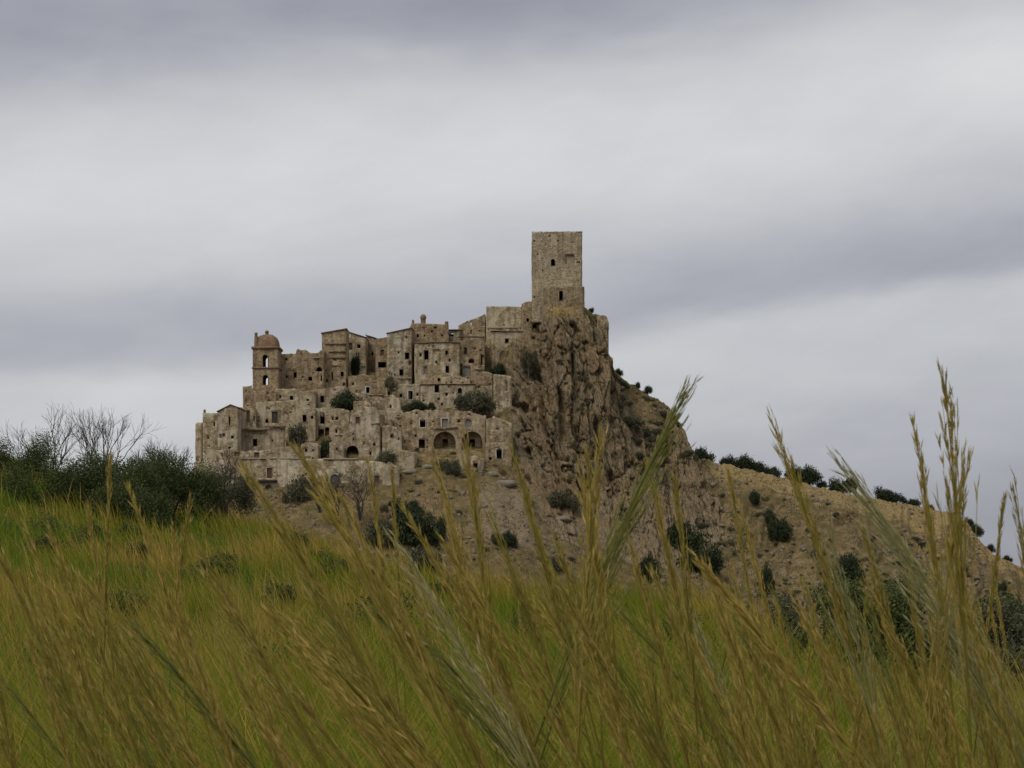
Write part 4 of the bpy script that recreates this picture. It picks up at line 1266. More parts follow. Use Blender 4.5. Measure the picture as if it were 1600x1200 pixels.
# darker bushes at the foot of the hill
for u, vf, wp, hp, kd, lab in [
    (652, 852, 62, 70, 'dark', 'dark green bush below the road scar left of centre'), (690, 846, 30, 44, 'dark', 'smaller dark bush leaning on the bush left of centre'), (640, 806, 40, 34, 'dark', 'top tuft of dark bush growing on the slope below the base wall'),
    (668, 900, 70, 56, 'olive', 'dusky bush at the meadow edge under the dark green bush'), (790, 852, 34, 26, 'dark', 'small dark bush under the grey scree patch'), (772, 848, 26, 20, 'olive', 'little bush left of the one under the scree patch'),
    (868, 788, 44, 28, 'olive', 'wide shrub at the toe of the cliff'), (893, 795, 26, 24, 'olive', 'shrub right of the wide one at the cliff toe'), (868, 895, 40, 34, 'olive', 'dusky shrub at the meadow edge below the cliff toe'), (600, 850, 60, 50, 'olive', 'greyish thicket right of the brown thorn shrubs'),
    (1078, 858, 70, 58, 'dark', 'upper crown of dark olive trees right of centre'), (1102, 898, 60, 54, 'dark', 'lower crown of dark olive trees right of centre'), (1012, 905, 50, 46, 'dark', 'dark bush behind the golden plumes right of centre'),
    (1178, 790, 24, 26, 'dark', 'first bush of the diagonal row down the right slope'), (1200, 812, 22, 22, 'dark', 'second bush of the diagonal row down the right slope'), (1214, 842, 36, 44, 'dark', 'large lowest bush of the diagonal row down right slope'),
    (1200, 930, 36, 56, 'dark', 'dark tree at the hill foot above the grassy crest'), (1330, 905, 44, 46, 'dark', 'dark tree low on the bare slope behind green plume'), (1405, 935, 44, 40, 'dark', 'dark tree low on the bare slope behind pale plume'), (1566, 930, 26, 26, 'dark', 'round bush near the right edge on the slope'),
    (985, 665, 40, 22, 'olive', 'broad shrub high on the brown shoulder'), (1010, 682, 30, 18, 'olive', 'shrub lower right of the broad one on the shoulder'), (1500, 895, 24, 20, 'olive', 'shrub on the slope behind the tall right plumes')]:
    p = hill_at(u, vf)
    S = p[1] / F
    plant('bush', lab, 'bush', p - np.array([0, 0.3, 0.12 * hp * S]), wp * S * 0.52, hp * S * 1.06, kd)

# trees along the dry ridge on the right
ORD = ['first', 'second', 'third', 'fourth', 'fifth', 'sixth', 'seventh', 'eighth', 'ninth', 'tenth', 'eleventh', 'twelfth', 'thirteenth']
ridge = [(1099, 722, 34, 26), (1137, 728, 22, 18), (1158, 735, 36, 24), (1184, 740, 30, 20), (1208, 745, 26, 20), (1238, 751, 34, 24), (1263, 757, 44, 28), (1286, 762, 18, 12), (1318, 768, 40, 26), (1376, 782, 30, 22), (1397, 787, 32, 20), (1425, 792, 24, 14), (1448, 797, 22, 12)]
for i, (u, vf, wp, hp) in enumerate(ridge):
    Y = float(np.interp(u, CREST[:, 0], CREST[:, 2])) + 1.0
    S = Y / F
    root = link('ridge_tree', None, None, P(u, vf + 3, Y), i * 1.3)
    tag(root, ORD[i] + ' dark tree from the rock along the dry right ridge', 'tree', 'trees along the right ridge')
    fo = link('crown', SHRUB['dark', i % 4], root)
    fo.scale = (wp * S * 0.62, wp * S * 0.62, hp * S * 1.2)
    tr = link('trunk', STEM[i % 3], root)
    tr.scale = (wp * S * 0.5, wp * S * 0.5, hp * S * 0.8)
for i, (u, vf, wp, hp, lab) in enumerate([(1512, 822, 24, 16, 'dark bush on the steep skyline where right ridge breaks off'), (1524, 838, 26, 22, 'dark bush lower on the steep right skyline'), (1549, 862, 14, 14, 'little bush on right skyline left of the agave-like tuft'), (1575, 878, 16, 14, 'spiky tuft on the skyline at the right edge'),
                                          (925, 488, 16, 9, 'tuft of scrub on the rock top right of the keep'), (966, 586, 14, 12, 'dark bush where cliff meets the right shoulder skyline'), (1012, 615, 16, 14, 'upright cactus-like bush on the right shoulder skyline'), (995, 606, 14, 12, 'dark bush on skyline just left of the upright one')]):
    Y = float(np.interp(u, CREST[:, 0], CREST[:, 2]))
    plant_px('bush', lab, 'bush', u, vf, wp, hp, Y - 1.0, 'dark')

# rubble and dry scrub over the open slopes
def slope_samples(n, seed, keep):
    g_ = np.random.default_rng(seed)
    out = []
    iu = g_.integers(60, len(HU) - 60, n * 4)
    jv = g_.integers(1, 250, n * 4)
    pu, pv = HU[iu], HV[iu, jv]
    ok = (pu > 330) & (pu < 1640) & (pv < 1010) & keep(pu, pv)
    return HFRONT[iu[ok], jv[ok]][:n], g_


def build_rubble():
    pts, g_ = slope_samples(2600, 811, lambda u, v: ((v > 700) | (u > 960)) & (rock_weight(u, v) < 0.6) & (vnoise(u / 22, v / 22, 0, 812) > 0.45))
    n = len(pts)
    ph = (1 + 5 ** 0.5) / 2
    ico = np.array([(-1, ph, 0), (1, ph, 0), (-1, -ph, 0), (1, -ph, 0), (0, -1, ph), (0, 1, ph), (0, -1, -ph), (0, 1, -ph), (ph, 0, -1), (ph, 0, 1), (-ph, 0, -1), (-ph, 0, 1)]) / 1.9
    tri = np.array([(0, 11, 5), (0, 5, 1), (0, 1, 7), (0, 7, 10), (0, 10, 11), (1, 5, 9), (5, 11, 4), (11, 10, 2), (10, 7, 6), (7, 1, 8), (3, 9, 4), (3, 4, 2), (3, 2, 6), (3, 6, 8), (3, 8, 9), (4, 9, 5), (2, 4, 11), (6, 2, 10), (8, 6, 7), (9, 8, 1)])
    r_ = 0.16 + 0.75 * g_.random(n) ** 3.5
    v = ico[None] * (0.7 + 0.6 * g_.random((n, 12, 1))) * r_[:, None, None] * (0.6 + 0.7 * g_.random((n, 1, 3))) + pts[:, None, :]
    f = (tri[None] + (np.arange(n) * 12)[:, None, None]).reshape(-1, 3)
    o = link('rubble', mesh_np('rubble', v.reshape(-1, 3), [f], M['rubble']))
    o['kind'] = 'stuff'
    tag(o, 'loose stones and rubble strewn over the open slopes of the hill', 'rubble')


build_rubble()

# loose boulders
for i, (u, v, wp, lab) in enumerate([(790, 756, 34, 'pale flat boulder on the slope right of the olive bush'), (770, 742, 20, 'smaller boulder above the pale flat one'), (668, 730, 22, 'pale rock lying below the black doorway of the arched house'), (880, 812, 26, 'rock ledge block at the cliff toe'), (640, 738, 26, 'broken boulder on slope below the ivy house')]):
    p = hill_at(u, v)
    rr = wp * p[1] / F * 0.5
    a = np.linspace(0, 2 * math.pi, 19)[:-1]
    th = np.linspace(0.02, math.pi - 0.02, 11)
    vv = np.array([(math.sin(t_) * math.cos(q_), math.sin(t_) * math.sin(q_), math.cos(t_)) for t_ in th for q_ in a])
    k = 0.7 + 0.6 * fbm(vv[:, 0] * 1.3 + i * 9, vv[:, 1] * 1.3, vv[:, 2] * 1.3, 3, i)
    vv = vv * k[:, None] * np.array([rr, rr * 0.8, rr * 0.45])
    n = 18
    q = [(r_ * n + j, r_ * n + (j + 1) % n, (r_ + 1) * n + (j + 1) % n, (r_ + 1) * n + j) for r_ in range(10) for j in range(n)]
    o = link('boulder', mesh_np('boulder', vv, [np.array(q)], M['boulder']), None, p)
    tag(o, lab, 'boulder')


def bare_tree_mesh(name, seed, h, levels=5, r0=0.06, spread=0.55, nmain=4, mat=None):
    g_ = np.random.default_rng(seed)
    mb = MB()

    def grow(p, d, L, r_, lv):
        n = 4
        pts = [p]
        for i in range(n):
            d = d + g_.normal(size=3) * 0.13 + np.array([0, 0, 0.05])
            d /= np.linalg.norm(d)
            pts.append(pts[-1] + d * L / n)
        mb.tube(pts, np.linspace(r_, r_ * 0.6, n + 1), 5 if lv > 2 else 3)
        if lv == 0: return
        for k in range(g_.integers(2, 4) + (1 if lv <= 2 else 0)):
            ax = g_.normal(size=3); ax -= ax.dot(d) * d; ax /= np.linalg.norm(ax)
            dd = d + ax * spread * (0.6 + 0.7 * g_.random()); dd /= np.linalg.norm(dd)
            s_ = pts[-1] if k < 2 else pts[g_.integers(2, n)]
            grow(s_, dd, L * (0.62 + 0.25 * g_.random()), r_ * 0.58, lv - 1)
    for m_ in range(nmain):
        a = g_.random() * 6.28
        e = 0.12 + 0.35 * g_.random()
        grow(np.array([0.1 * math.cos(a), 0.1 * math.sin(a), -0.2]), np.array([e * math.cos(a), e * math.sin(a), 1.0]) / math.sqrt(1 + e * e), h * 0.36, r0, levels - 1)
    return mb.mesh(name, mat or M['twig'])


# ---- the thicket on the left rise ---------------------------------------------------------------
def near_bush(name, label, u, vfoot, vtop, wpx, Y, n, seed, mat='leaf_near', size=0.040, sq=0.8):
    S = Y / F
    h = (vfoot - vtop) * S
    rx = wpx * S / 2
    g_ = np.random.default_rng(seed)
    lobes = []
    for i in range(26):
        x_ = g_.uniform(-0.78, 0.78); y_ = g_.uniform(-0.6, 0.6)
        hh = h * (0.22 + 0.60 * g_.random()) * (1 - 0.35 * x_ * x_)
        q_ = g_.uniform(0.22, 0.36)
        lobes.append((x_ * rx, y_ * rx * sq, hh, q_ * rx, q_ * rx * sq, h * g_.uniform(0.20, 0.30)))
    root = link(name, None, None, P(u, vfoot, Y))
    tag(root, label, 'bush')
    link('foliage', foliage_mesh('foliage', lobes, n, size, seed, M[mat], 0.6), root)
    s = link('stem', stem_mesh('stem', seed + 1, h=h * 0.45, r=0.04, n=9), root)
    s.scale = (rx * 0.9, rx * 0.9, 1.0)
    return root


near_bush('evergreen_bush', 'big dark evergreen bush in front on the left rise', 130, 838, 694, 270, 70, 70000, 501)
near_bush('evergreen_bush', 'right hand dark evergreen bush on the left rise beside the meadow', 262, 830, 700, 165, 71, 44000, 502)
near_bush('evergreen_bush', 'dark bush low in front of the two big evergreens at left', 205, 855, 752, 150, 66, 26000, 503)
near_bush('evergreen_bush', 'green bush on the slope crest at the far left edge', 14, 790, 658, 150, 82, 30000, 504)
near_bush('thorn_thicket', 'dusky brown green thicket right of the evergreens below the base wall', 352, 808, 728, 120, 73, 14000, 505, 'leaf_olive', 0.036)
near_bush('thorn_thicket', 'low dark thicket under the evergreens at the left edge', 60, 905, 800, 180, 56, 14000, 506, 'leaf_near', 0.036)
near_bush('thorn_thicket', 'low dark scrub in the grass under the right evergreen', 250, 900, 838, 120, 60, 9000, 507, 'leaf_near', 0.036)
for i, (u, vf, hp, Y, lab, lv) in enumerate([
    (88, 780, 140, 84, 'leafless tree with slender limbs, leftmost behind the evergreens', 5), (160, 775, 138, 82, 'fullest leafless tree, in the middle behind the evergreens', 5), (215, 765, 78, 83, 'low leafless tree behind the right evergreen bush', 5),
    (252, 765, 78, 84, 'small leafless tree between evergreen and the town end', 5), (285, 760, 70, 82, 'leafless shrub rising just left of the town end house', 5), (345, 800, 100, 74, 'bare thorn shrub before the left end of the base wall', 5)]):
    S = Y / F
    h = hp * S
    root = link('bare_tree', bare_tree_mesh('bare_tree', 600 + i, h, lv, 0.05, 0.42, 3 + (i == 1) * 3), None, P(u, vf, Y))
    tag(root, lab, 'tree')
for i, (u, vf, hp, lab) in enumerate([(528, 805, 75, 'brown leafless thorn shrub before the base wall, left of two'), (562, 812, 85, 'brown leafless thorn shrub before the base wall, right of two'), (500, 800, 50, 'small brown thorn shrub beside the dusky bush')]):
    Y = 455.0
    root = link('thorn_shrub', bare_tree_mesh('thorn_shrub', 640 + i, hp * Y / F, 5, 0.16, 0.75, 7), None, P(u, vf, Y))
    tag(root, lab, 'shrub')

# trees standing in the hollow at right, behind the grass
for i, (u, vt, wp, Y, kd, lab) in enumerate([
    (1225, 925, 130, 60, 'leaf_olive', 'grey green olive crown left in the hollow behind the grass'), (1300, 985, 110, 52, 'leaf_near', 'dark bush in hollow between grey olive and bright crown'), (1375, 915, 130, 58, 'leaf_near', 'dark green crown in the hollow behind the pale plume'),
    (1450, 980, 120, 50, 'leaf_near', 'dark low crown behind the tall plume cluster at right'), (1530, 960, 120, 56, 'leaf_olive', 'grey olive crown low at right between the tall plumes'), (1600, 940, 120, 60, 'leaf_near', 'dark crown at the right edge of the hollow'), (1590, 1020, 120, 46, 'leaf_olive', 'lower grey bush at the right edge')]):
    x_ = (u - 800) * Y / F
    zg = float(zground(x_, Y))
    vfoot = VH - zg * F / Y
    S = Y / F
    h = (vfoot - vt + 22) * S
    rx = wp * S / 2
    g_ = np.random.default_rng(700 + i)
    rx *= 1.45
    lobes = [(g_.uniform(-.7, .7) * rx, g_.uniform(-.6, .6) * rx, h - g_.uniform(0.75, 4.2), rx * g_.uniform(.32, .5), rx * g_.uniform(.32, .5), g_.uniform(.6, 1.0)) for k in range(24)]
    root = link('olive_tree', None, None, (x_, Y, zg))
    tag(root, lab, 'tree')
    link('crown', foliage_mesh('crown', lobes, 52000, 0.058, 720 + i, M[kd]), root)
    mb = MB()
    for k in range(5):
        a = k * 1.3 + i
        mb.tube([(0, 0, -0.3), (0.12 * math.cos(a), 0.12 * math.sin(a), h * 0.35), (0.4 * rx * math.cos(a), 0.4 * rx * math.sin(a), h - 1.6)], [0.14, 0.11, 0.04], 6)
    link('trunk', mb.mesh('trunk', M['bark']), root)

# bluish clumps in the meadow
for i, (u, v, wp, hp, Y, lab) in enumerate([(355, 1012, 60, 60, 27, 'dark blue green clump in the meadow left of centre'), (466, 996, 20, 36, 29, 'small blue green tuft in the meadow right of the clump'), (330, 960, 70, 36, 33, 'leafy green herb patch in the meadow behind blue green clump')]):
    x_ = (u - 800) * Y / F
    zg = float(zground(x_, Y))
    S = Y / F
    root = link('herb_clump', None, None, (x_, Y, zg))
    tag(root, lab, 'plant')
    rx = wp * S / 2
    h = (VH - v + hp / 2) * S - zg
    lobes = [(g.uniform(-.5, .5) * rx, g.uniform(-.5, .5) * rx, h * g.uniform(.25, .75), rx * .5, rx * .5, h * .25) for k in range(7)]
    link('foliage', foliage_mesh('foliage', lobes, 1500, 0.022, 750 + i, M['leaf_dark' if i < 2 else 'leaf_near']), root)
    link('stem', stem_mesh('stem', 760 + i, h=h * 0.7, r=0.012, n=6), root)


# low green herbs dotted through the meadow
gt = np.random.default_rng(770)
HERB = [foliage_mesh('foliage', rand_lobes(780 + i, 9), 1500, 0.065, 790 + i, M['leaf_near']) for i in range(3)]
for i in range(46):
    Y = gt.uniform(20, 62)
    u = gt.uniform(-20, 1180)
    if Y > np.interp(u, NC[:, 0], NC[:, 2]) - 1: continue
    x_ = (u - 800) * Y / F
    o = link('herb_tuft', None, None, (x_, Y, float(zground(x_, Y)) + 0.02), i * 2.1)
    link('foliage', HERB[i % 3], o)
    q_ = gt.uniform(0.22, 0.6)
    o.scale = (q_ * 1.3, q_ * 1.3, gt.uniform(0.35, 0.75))
    tag(o, 'low dark green herb tuft half hidden in the meadow grass', 'plant', 'herb tufts in the meadow')


# ================================================================== grass
def blades(x, y, zb, L, lean_dir, lean, width, var, nseg, name, mat, droop=0.4, facing_noise=0.9, seed=0):
    """curved tapering blades as one mesh (numpy arrays, one entry per blade)"""
    g_ = np.random.default_rng(seed)
    n = len(x)
    t = np.linspace(0, 1, nseg + 1)
    s = np.sin(lean); c_ = np.cos(lean)
    dx, dy = np.cos(lean_dir), np.sin(lean_dir)
    bend = (t[None, :] ** 2) * (droop * (0.4 + g_.random(n)))[:, None]
    along = L[:, None] * (t[None, :] * s[:, None] + bend * c_[:, None] * 0.7)
    up = L[:, None] * (t[None, :] * c_[:, None] - bend * (0.25 + s[:, None] * 0.5))
    px = x[:, None] + along * dx[:, None]
    py = y[:, None] + along * dy[:, None]
    pz = zb[:, None] + up
    a = g_.normal(size=n) * facing_noise
    wx, wy = np.cos(a), np.sin(a)
    wd = width[:, None] * (1 - 0.93 * t[None, :] ** 1.6) * 0.5
    Lf = np.stack([px - wx[:, None] * wd, py - wy[:, None] * wd, pz], -1)
    Rt = np.stack([px + wx[:, None] * wd, py + wy[:, None] * wd, pz], -1)
    v = np.stack([Lf, Rt], 2).reshape(-1, 3)
    m = (nseg + 1) * 2
    b = (np.arange(n) * m)[:, None]
    k = (np.arange(nseg) * 2)[None, :]
    q = np.stack([b + k, b + k + 1, b + k + 3, b + k + 2], -1).reshape(-1, 4)
    vv = np.clip(var[:, None] + 0.18 * (t[None, :] - 0.5), 0, 1)
    return mesh_np(name, v, [q], mat, {'var': np.repeat(vv[:, :, None], 2, 2).ravel()})


def hill_scrub():
    pts, g_ = slope_samples(30000, 821, lambda u, v: ((rock_weight(u, v) < 0.5) | (vnoise(u / 9, v / 12, 0, 822) > 0.66)) & (vnoise(u / 16, v / 11, 0, 823) > 0.38))
    n = len(pts)
    X, Yr, Z = pts[:, 0], pts[:, 1] - 0.1, pts[:, 2] - 0.1
    L = 0.35 + 0.75 * g_.random(n) ** 2
    var = np.clip(0.75 * vnoise(X * 0.09, Z * 0.09, 3, 824) + 0.45 * g_.random(n) - 0.1, 0, 1)
    o = link('dry_scrub', blades(X, Yr, Z, L, g_.random(n) * 6.283, np.abs(g_.normal(size=n) * 0.5), 0.14 + 0.12 * g_.random(n), var, 2, 'dry_scrub', M['scrub'], 0.3, seed=825))
    o['kind'] = 'stuff'
    tag(o, 'dry grass and low scrub on the slopes of the hill', 'scrub')


hill_scrub()


def meadow():
    g_ = np.random.default_rng(900)
    n1, n2 = 170000, 90000
    Yr = np.concatenate([9 * (100 / 9) ** g_.random(n1), np.sqrt(g_.uniform(15 ** 2, 100 ** 2, n2))])
    U = g_.uniform(-160, 1760, n1 + n2)
    X = (U - 800) * Yr / F
    ycr = np.interp(U, NC[:, 0], NC[:, 2])
    ok = Yr < ycr + 4
    X, Yr, U = X[ok], Yr[ok], U[ok]
    keep = (fbm(X * 1.6, Yr * 0.9, 0, 3, 93) + 0.25 * (g_.random(len(X)) - 0.5)) > np.interp(Yr, [9, 30, 70], [0.50, 0.47, 0.43])
    X, Yr, U = X[keep], Yr[keep], U[keep]
    n = len(X)
    Z = zground(X, Yr) - 0.04
    pat = fbm(X * 0.22, Yr * 0.13, 0, 4, 95)
    pat2 = fbm(X * 0.9, Yr * 0.5, 0, 3, 97)
    tall = g_.random(n) < 0.35
    L = np.where(tall, g_.uniform(0.55, 1.15, n), g_.uniform(0.30, 0.72, n)) * (0.35 + 1.25 * pat2) * np.interp(U, [1120, 1300], [1.0, 0.7])
    L *= np.interp(Yr, [9, 25, 60, 100], [1.25, 1.0, 0.9, 0.8]) * (0.55 + 0.9 * fbm(X * 0.45, Yr * 0.28, 0, 3, 98))
    W = np.maximum(0.007, Yr / F * g_.uniform(0.8, 1.9, n))
    var = np.clip(0.40 + 1.9 * (pat - 0.5) + 0.8 * (pat2 - 0.5) + g_.normal(size=n) * 0.18 + np.where(tall, 0.22, -0.05) + np.interp(U, [300, 900, 1300], [-0.06, 0.10, 0.16]) * np.interp(Yr, [15, 40], [0.6, 1.0]), 0, 1)
    ld = math.pi + g_.normal(size=n) * 0.9
    o = link('meadow_grass', blades(X, Yr, Z, L, ld, np.abs(g_.normal(size=n) * 0.22 + 0.22), W, var, 3, 'meadow_grass', M['grass'], 0.35, seed=901))
    o['kind'] = 'stuff'
    tag(o, 'yellow green meadow grass covering the foreground rise', 'grass')


meadow()


def tall_grass():
    g_ = np.random.default_rng(910)
    n = 46000
    Yr = np.concatenate([g_.uniform(2.6, 9, 34000), g_.uniform(8, 22, n - 34000)])
    U = g_.uniform(-250, 1850, n)
    X = (U - 800) * Yr / F
    Z = zground(X, Yr) - 0.05
    tussock = fbm(X * 1.3, Yr * 1.1, 0, 3, 99)
    green = g_.random(n)
    hi_ = g_.random(n) < 0.10
    L = np.where(hi_, 1.2, 1.0) * g_.uniform(0.85, 1.75, n) * (0.55 + 0.80 * tussock) * np.interp(U, [1120, 1300], [1.0, 0.74])
    L = np.minimum(L, 1.72 + 0.02 * Yr)
    W = np.maximum(g_.uniform(0.003, 0.0085, n), Yr / F * 0.8) * np.where(green < 0.03, 2.6, np.where(green < 0.12, 1.5, 1.0))
    var = np.clip(np.where(green < 0.66, g_.uniform(0.0, 0.38, n), g_.uniform(0.5, 1.0, n)) + 0.4 * (tussock - 0.5), 0, 1)
    var = np.where(green < 0.03, 0.12 + 0.15 * g_.random(n), var)
    ld = np.where(g_.random(n) < 0.70, math.pi, 0.0) + g_.normal(size=n) * 0.6
    lean = np.abs(g_.normal(size=n) * 0.24 + 0.32) * np.interp(U, [0, 900, 1400], [1.0, 1.0, 0.6])
    o = link('tall_grass', blades(X, Yr, Z, L, ld, lean, W, var, 6, 'tall_grass', M['grass'], 0.45, seed=911))
    o['kind'] = 'stuff'
    tag(o, 'tall olive and green grass blades filling the bottom of the picture', 'grass')


tall_grass()


# ---- feathery plumes ----------------------------------------------------------------------------
def plume_mesh(seed, mat, plen=0.55, spread=0.10, nst=85, width=1.0, curve=0.16, spk=8, total=2.3, drp=0.0):
    """stalk + feathery panicle: returns (stalk mesh, panicle mesh); root at origin, tip along +z, leaning to -x at the tip"""
    g_ = np.random.default_rng(seed)
    T = total

    def axis(z):
        t = np.asarray(z) / T
        return np.stack([curve * (t - t ** 2.6), np.zeros_like(t), np.asarray(z, float)], -1)
    mb = MB()
    zs = np.linspace(0, T, 13)
    mb.tube(axis(zs), np.interp(zs, [0, T * .6, T], [0.0042, 0.003, 0.0008]), 5)
    nv = sum(len(a) for a in mb.v)
    stalk = mb.mesh('stalk', mat, {'var': np.clip(np.full(nv, 0.18) + 0.2 * np.repeat(np.linspace(0, 1, 13), 5), 0, 1)})
    V, Q, A = [], [], []
    nv = 0

    def ribbon(pts, wd, var):
        nonlocal nv
        d = np.gradient(pts, axis=0); d /= np.linalg.norm(d, axis=1)[:, None] + 1e-9
        sdir = g_.normal(size=3) * 0.6 + np.array([1.0, 0, 0])
        sdir = np.cross(np.cross(d, sdir), d); sdir /= np.linalg.norm(sdir, axis=1)[:, None] + 1e-9
        a = pts - sdir * wd[:, None]; b = pts + sdir * wd[:, None]
        m_ = len(pts)
        V.append(np.stack([a, b], 1).reshape(-1, 3))
        k = nv + np.arange(m_ - 1) * 2
        Q.append(np.stack([k, k + 1, k + 3, k + 2], -1))
        A.append(np.full(2 * m_, var))
        nv += 2 * m_
    for s_ in range(nst):
        f = g_.random() ** 0.85
        z0 = T - plen * (1 - 0.92 * f)
        L = min(plen * (0.50 - 0.34 * f) * g_.uniform(0.6, 1.2), T - z0 + 0.02)
        ph = g_.random() * 6.283
        op = spread * g_.uniform(0.3, 1.5)
        side = np.array([math.cos(ph), math.sin(ph) * 0.8, 0])
        t = np.linspace(0, 1, 6)
        base = axis(np.minimum(z0 + t * L, T + 0.02))
        out = (t ** 0.8) * L * op
        pts = base + side[None, :] * out[:, None] + np.array([-drp, 0, -0.02])[None, :] * (t ** 2 * L)[:, None]
        ribbon(pts, np.linspace(0.0011, 0.0005, 6) * width, g_.uniform(0.25, 0.7))
        for q_ in range(spk):
            tt = g_.uniform(0.25, 1.0)
            i0 = min(int(tt * 5), 4)
            p = pts[i0] + (pts[i0 + 1] - pts[i0]) * (tt * 5 - i0)
            dd = pts[i0 + 1] - pts[i0]; dd /= np.linalg.norm(dd)
            dd = dd + g_.normal(size=3) * 0.14; dd /= np.linalg.norm(dd)
            l_ = g_.uniform(0.016, 0.034)
            ribbon(np.stack([p, p + dd * l_ * 0.45, p + dd * l_]), np.array([0.0003, 0.0014, 0.0002]) * width, g_.uniform(0.35, 1.0))
    pan = mesh_np('panicle', np.concatenate(V), [np.concatenate(Q)], mat, {'var': np.concatenate(A)})
    return stalk, pan


PL = {}
for i in range(5):
    PL['tan', i] = plume_mesh(1000 + i, M['plume_tan'], 0.50 + 0.05 * i, 0.026 + 0.013 * i, 38, 0.9, 0.05 + 0.05 * i, 7)
for i in range(3):
    PL['green', i] = plume_mesh(1100 + i, M['plume_green'], 0.70, 0.085 + 0.03 * i, 42, 0.85, 0.22 + 0.06 * i, 5, drp=0.03)
    PL['pale', i] = plume_mesh(1200 + i, M['plume_pale'], 0.75, 0.11 + 0.03 * i, 46, 0.8, 0.14 + 0.06 * i, 5, drp=0.08)
    PL['wide', i] = plume_mesh(1300 + i, M['plume_tan'], 0.62, 0.075 + 0.02 * i, 46, 0.95, 0.05 + 0.03 * i, 7)
NV = {'tan': 5, 'green': 3, 'pale': 3, 'wide': 3}
pk = [0]


def plume(label, u, v, u2, v2, Y, kind, group=None, name='grass_plume'):
    """tip at pixel (u,v), a lower point of the stalk at (u2,v2), depth Y"""
    pk[0] += 1
    k = pk[0]
    tip = P(u, v, Y); low = P(u2, v2, Y)
    d = tip - low
    d /= np.linalg.norm(d)
    # follow the stalk down to the ground
    root = tip.copy()
    for _ in range(6):
        zg = float(zground(root[0], Y))
        L = (tip[2] - zg + 0.03) / max(d[2], 0.55)
        root = tip - d * L
    root[1] = Y
    ax = Vector(tip - root)
    rt = link(name, None, None, root)
    tag(rt, label, 'grass', group)
    z = ax.normalized()
    flip = 1.0 if (u - u2) <= 0 else -1.0
    # local x so that the curve bends on in the direction of lean
    xv = Vector((1, 0, 0)) * flip
    yv = z.cross(xv).normalized(); xv = yv.cross(z).normalized()
    sc = ax.length / 2.3
    m = Matrix((xv, yv, z)).transposed().to_4x4()
    rt.matrix_world = Matrix.Translation(Vector(root)) @ m @ Matrix.Rotation((random.random() - 0.5) * 0.7, 4, 'Z') @ Matrix.Scale(sc, 4)
    st, pn = PL[kind, k % NV[kind]]
    link('stalk', st, rt); link('panicle', pn, rt)
    return rt


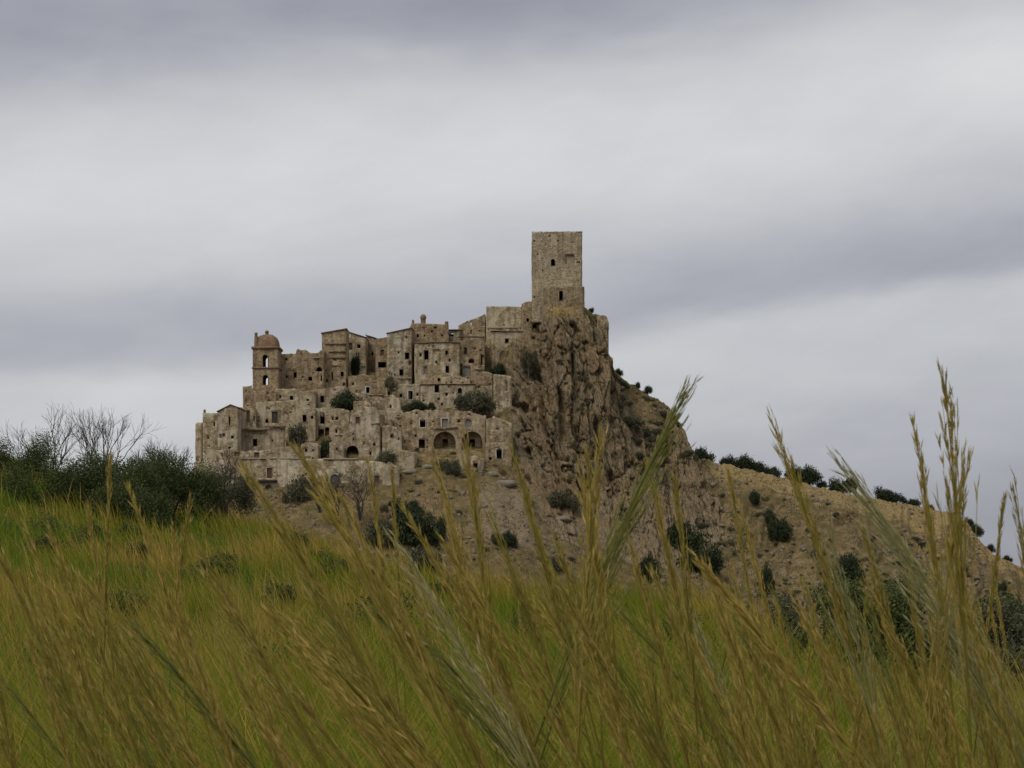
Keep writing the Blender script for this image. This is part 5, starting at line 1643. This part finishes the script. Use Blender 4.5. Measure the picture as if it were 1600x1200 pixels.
KEY = [
    (1072, 612, 1000, 860, 3.2, 'green', 'green feathery plume leaning right in front of the right shoulder'), (1062, 645, 1000, 900, 3.5, 'green', 'second green plume close below the one leaning right'),
    (1205, 655, 1262, 900, 3.3, 'tan', 'slim tan plume pointing up left alone against the sky'), (1315, 715, 1455, 1010, 3.1, 'pale', 'palest broad plume leaning left before the right slope'), (1338, 750, 1490, 1060, 3.4, 'pale', 'pale plume just below the palest broad one'),
    (1430, 675, 1452, 930, 3.2, 'tan', 'dense upright tan plume left of the tallest one'), (1477, 597, 1487, 900, 3.0, 'wide', 'tallest branching plume standing against the sky at right'), (1508, 730, 1490, 950, 3.1, 'wide', 'upright branching plume under the tallest one'), (1583, 757, 1592, 980, 3.5, 'tan', 'slim plume at the right edge reaching the sky'), (1568, 790, 1548, 1000, 3.6, 'tan', 'curved thin plume second from the right edge'),
    (1015, 740, 1045, 930, 3.6, 'tan', 'golden plume left one of a pair before the olive trees'), (1055, 752, 1058, 950, 3.5, 'tan', 'golden upright plume right one of a pair before the olive trees'), (905, 730, 917, 960, 3.2, 'tan', 'golden plume in front of cliff toe, left of the cluster'), (935, 696, 931, 950, 3.1, 'wide', 'golden dense plume tallest before the cliff toe'), (918, 720, 925, 960, 3.3, 'tan', 'golden plume in the middle of the cluster before the cliff'),
    (805, 718, 850, 930, 3.4, 'tan', 'olive tan plume over the scree patch'), (822, 780, 862, 960, 3.6, 'tan', 'shorter plume right beside the one over the scree'), (725, 676, 729, 930, 3.6, 'tan', 'upright thin plume crossing the arches of the long house'), (680, 722, 704, 930, 3.8, 'tan', 'thin plume just left of the upright one at the arches'), (613, 748, 618, 900, 4.2, 'tan', 'short thin plume at the right end of base wall'),
    (577, 735, 590, 900, 3.9, 'tan', 'thin plume before the red window of the base wall'), (475, 715, 590, 960, 2.8, 'wide', 'broad left-leaning plume crossing the base wall'), (392, 745, 520, 990, 2.9, 'wide', 'broad left-leaning plume below the left end of base wall'), (488, 760, 600, 1000, 3.0, 'tan', 'left-leaning plume beneath the broad one at the base wall'),
    (172, 728, 171, 900, 3.7, 'tan', 'upright plume in front of the dark evergreens'), (207, 778, 262, 980, 3.2, 'tan', 'left-leaning plume right of the upright one at evergreens'), (139, 808, 150, 950, 4.0, 'tan', 'thin short plume left of the upright one at evergreens'), (78, 832, 130, 1010, 3.3, 'tan', 'left-leaning plume second from the left edge'), (33, 812, 82, 1000, 3.4, 'tan', 'left-leaning plume nearest the left edge'), (0, 868, 75, 1040, 3.0, 'wide', 'plume cut by the left edge of the picture'),
    (310, 858, 400, 1030, 3.1, 'tan', 'bent plume alone over the bright meadow'), (270, 832, 270, 980, 4.6, 'tan', 'thin upright plume over the bright meadow'), (297, 780, 293, 940, 4.8, 'tan', 'faint upright plume between evergreens and bright meadow'), (620, 840, 690, 1000, 3.0, 'pale', 'pale one-sided plume in centre above the meadow edge'), (1140, 748, 1166, 930, 4.2, 'tan', 'thin upright plume before the bare right slope'), (1158, 800, 1190, 960, 4.0, 'tan', 'thin plume just right of the upright one at the bare slope'),
    (1100, 888, 1230, 1080, 2.6, 'tan', 'thick brown stalked plume leaning left right of centre'), (1290, 808, 1310, 1010, 3.3, 'pale', 'sparse pale green plume in front of the hollow'), (1255, 900, 1268, 1060, 4.0, 'tan', 'short plume left of sparse pale green one'), (1365, 905, 1400, 1080, 3.6, 'tan', 'tan plume under the pale plumes'), (1415, 880, 1440, 1080, 3.4, 'tan', 'tan plume right under the pale plumes'), (1350, 830, 1390, 1030, 4.3, 'tan', 'reddish thin plume between sparse and pale plumes'),
    (866, 838, 905, 1000, 3.5, 'tan', 'plume left of the golden cluster, lower'), (765, 800, 800, 960, 3.7, 'tan', 'plume between scree and road scar'), (540, 790, 640, 1010, 3.3, 'tan', 'left-leaning plume before the thicket right of base wall'), (640, 810, 740, 1020, 3.1, 'tan', 'left-leaning plume before the dark bush left of centre'), (700, 860, 790, 1040, 3.2, 'tan', 'left-leaning plume over the meadow edge in the centre'), (985, 850, 1010, 1010, 3.4, 'tan', 'plume right below the right-leaning green bunch')]
for u, v, u2, v2, Y, kd, lab in KEY:
    plume(lab, u, v, u2, v2, Y, kd)

g = np.random.default_rng(77)
KN = {'tan': 'slender tan', 'wide': 'loose golden', 'green': 'olive green', 'pale': 'pale straw'}
for i in range(215):
    near = i < 150
    u = g.uniform(-60, 1660)
    v = g.uniform(880, 1150) if near else g.uniform(870, 1010)
    Y = g.uniform(2.7, 5.0) if near else g.uniform(5.0, 12.0)
    lean = (np.interp(u, [0, 500, 900, 1200, 1600], [0.40, 0.52, 0.42, 0.28, 0.16]) + g.normal() * 0.16) * (1.0 if near else 0.55)
    kd = 'tan' if g.random() < 0.66 else ('wide' if g.random() < 0.5 else ('green' if g.random() < 0.85 else 'pale'))
    side = 'lower left' if u < 530 else ('lower middle' if u < 1070 else 'lower right')
    ph = ' grass plume standing in the crowd of plumes filling the ' + side if near else ' small grass plume farther back in the ' + side
    plume(KN[kd] + ph, u, v, u + lean * 200, v + 200, Y, kd, KN[kd] + (' plumes crowding the ' if near else ' small plumes in the ') + side)
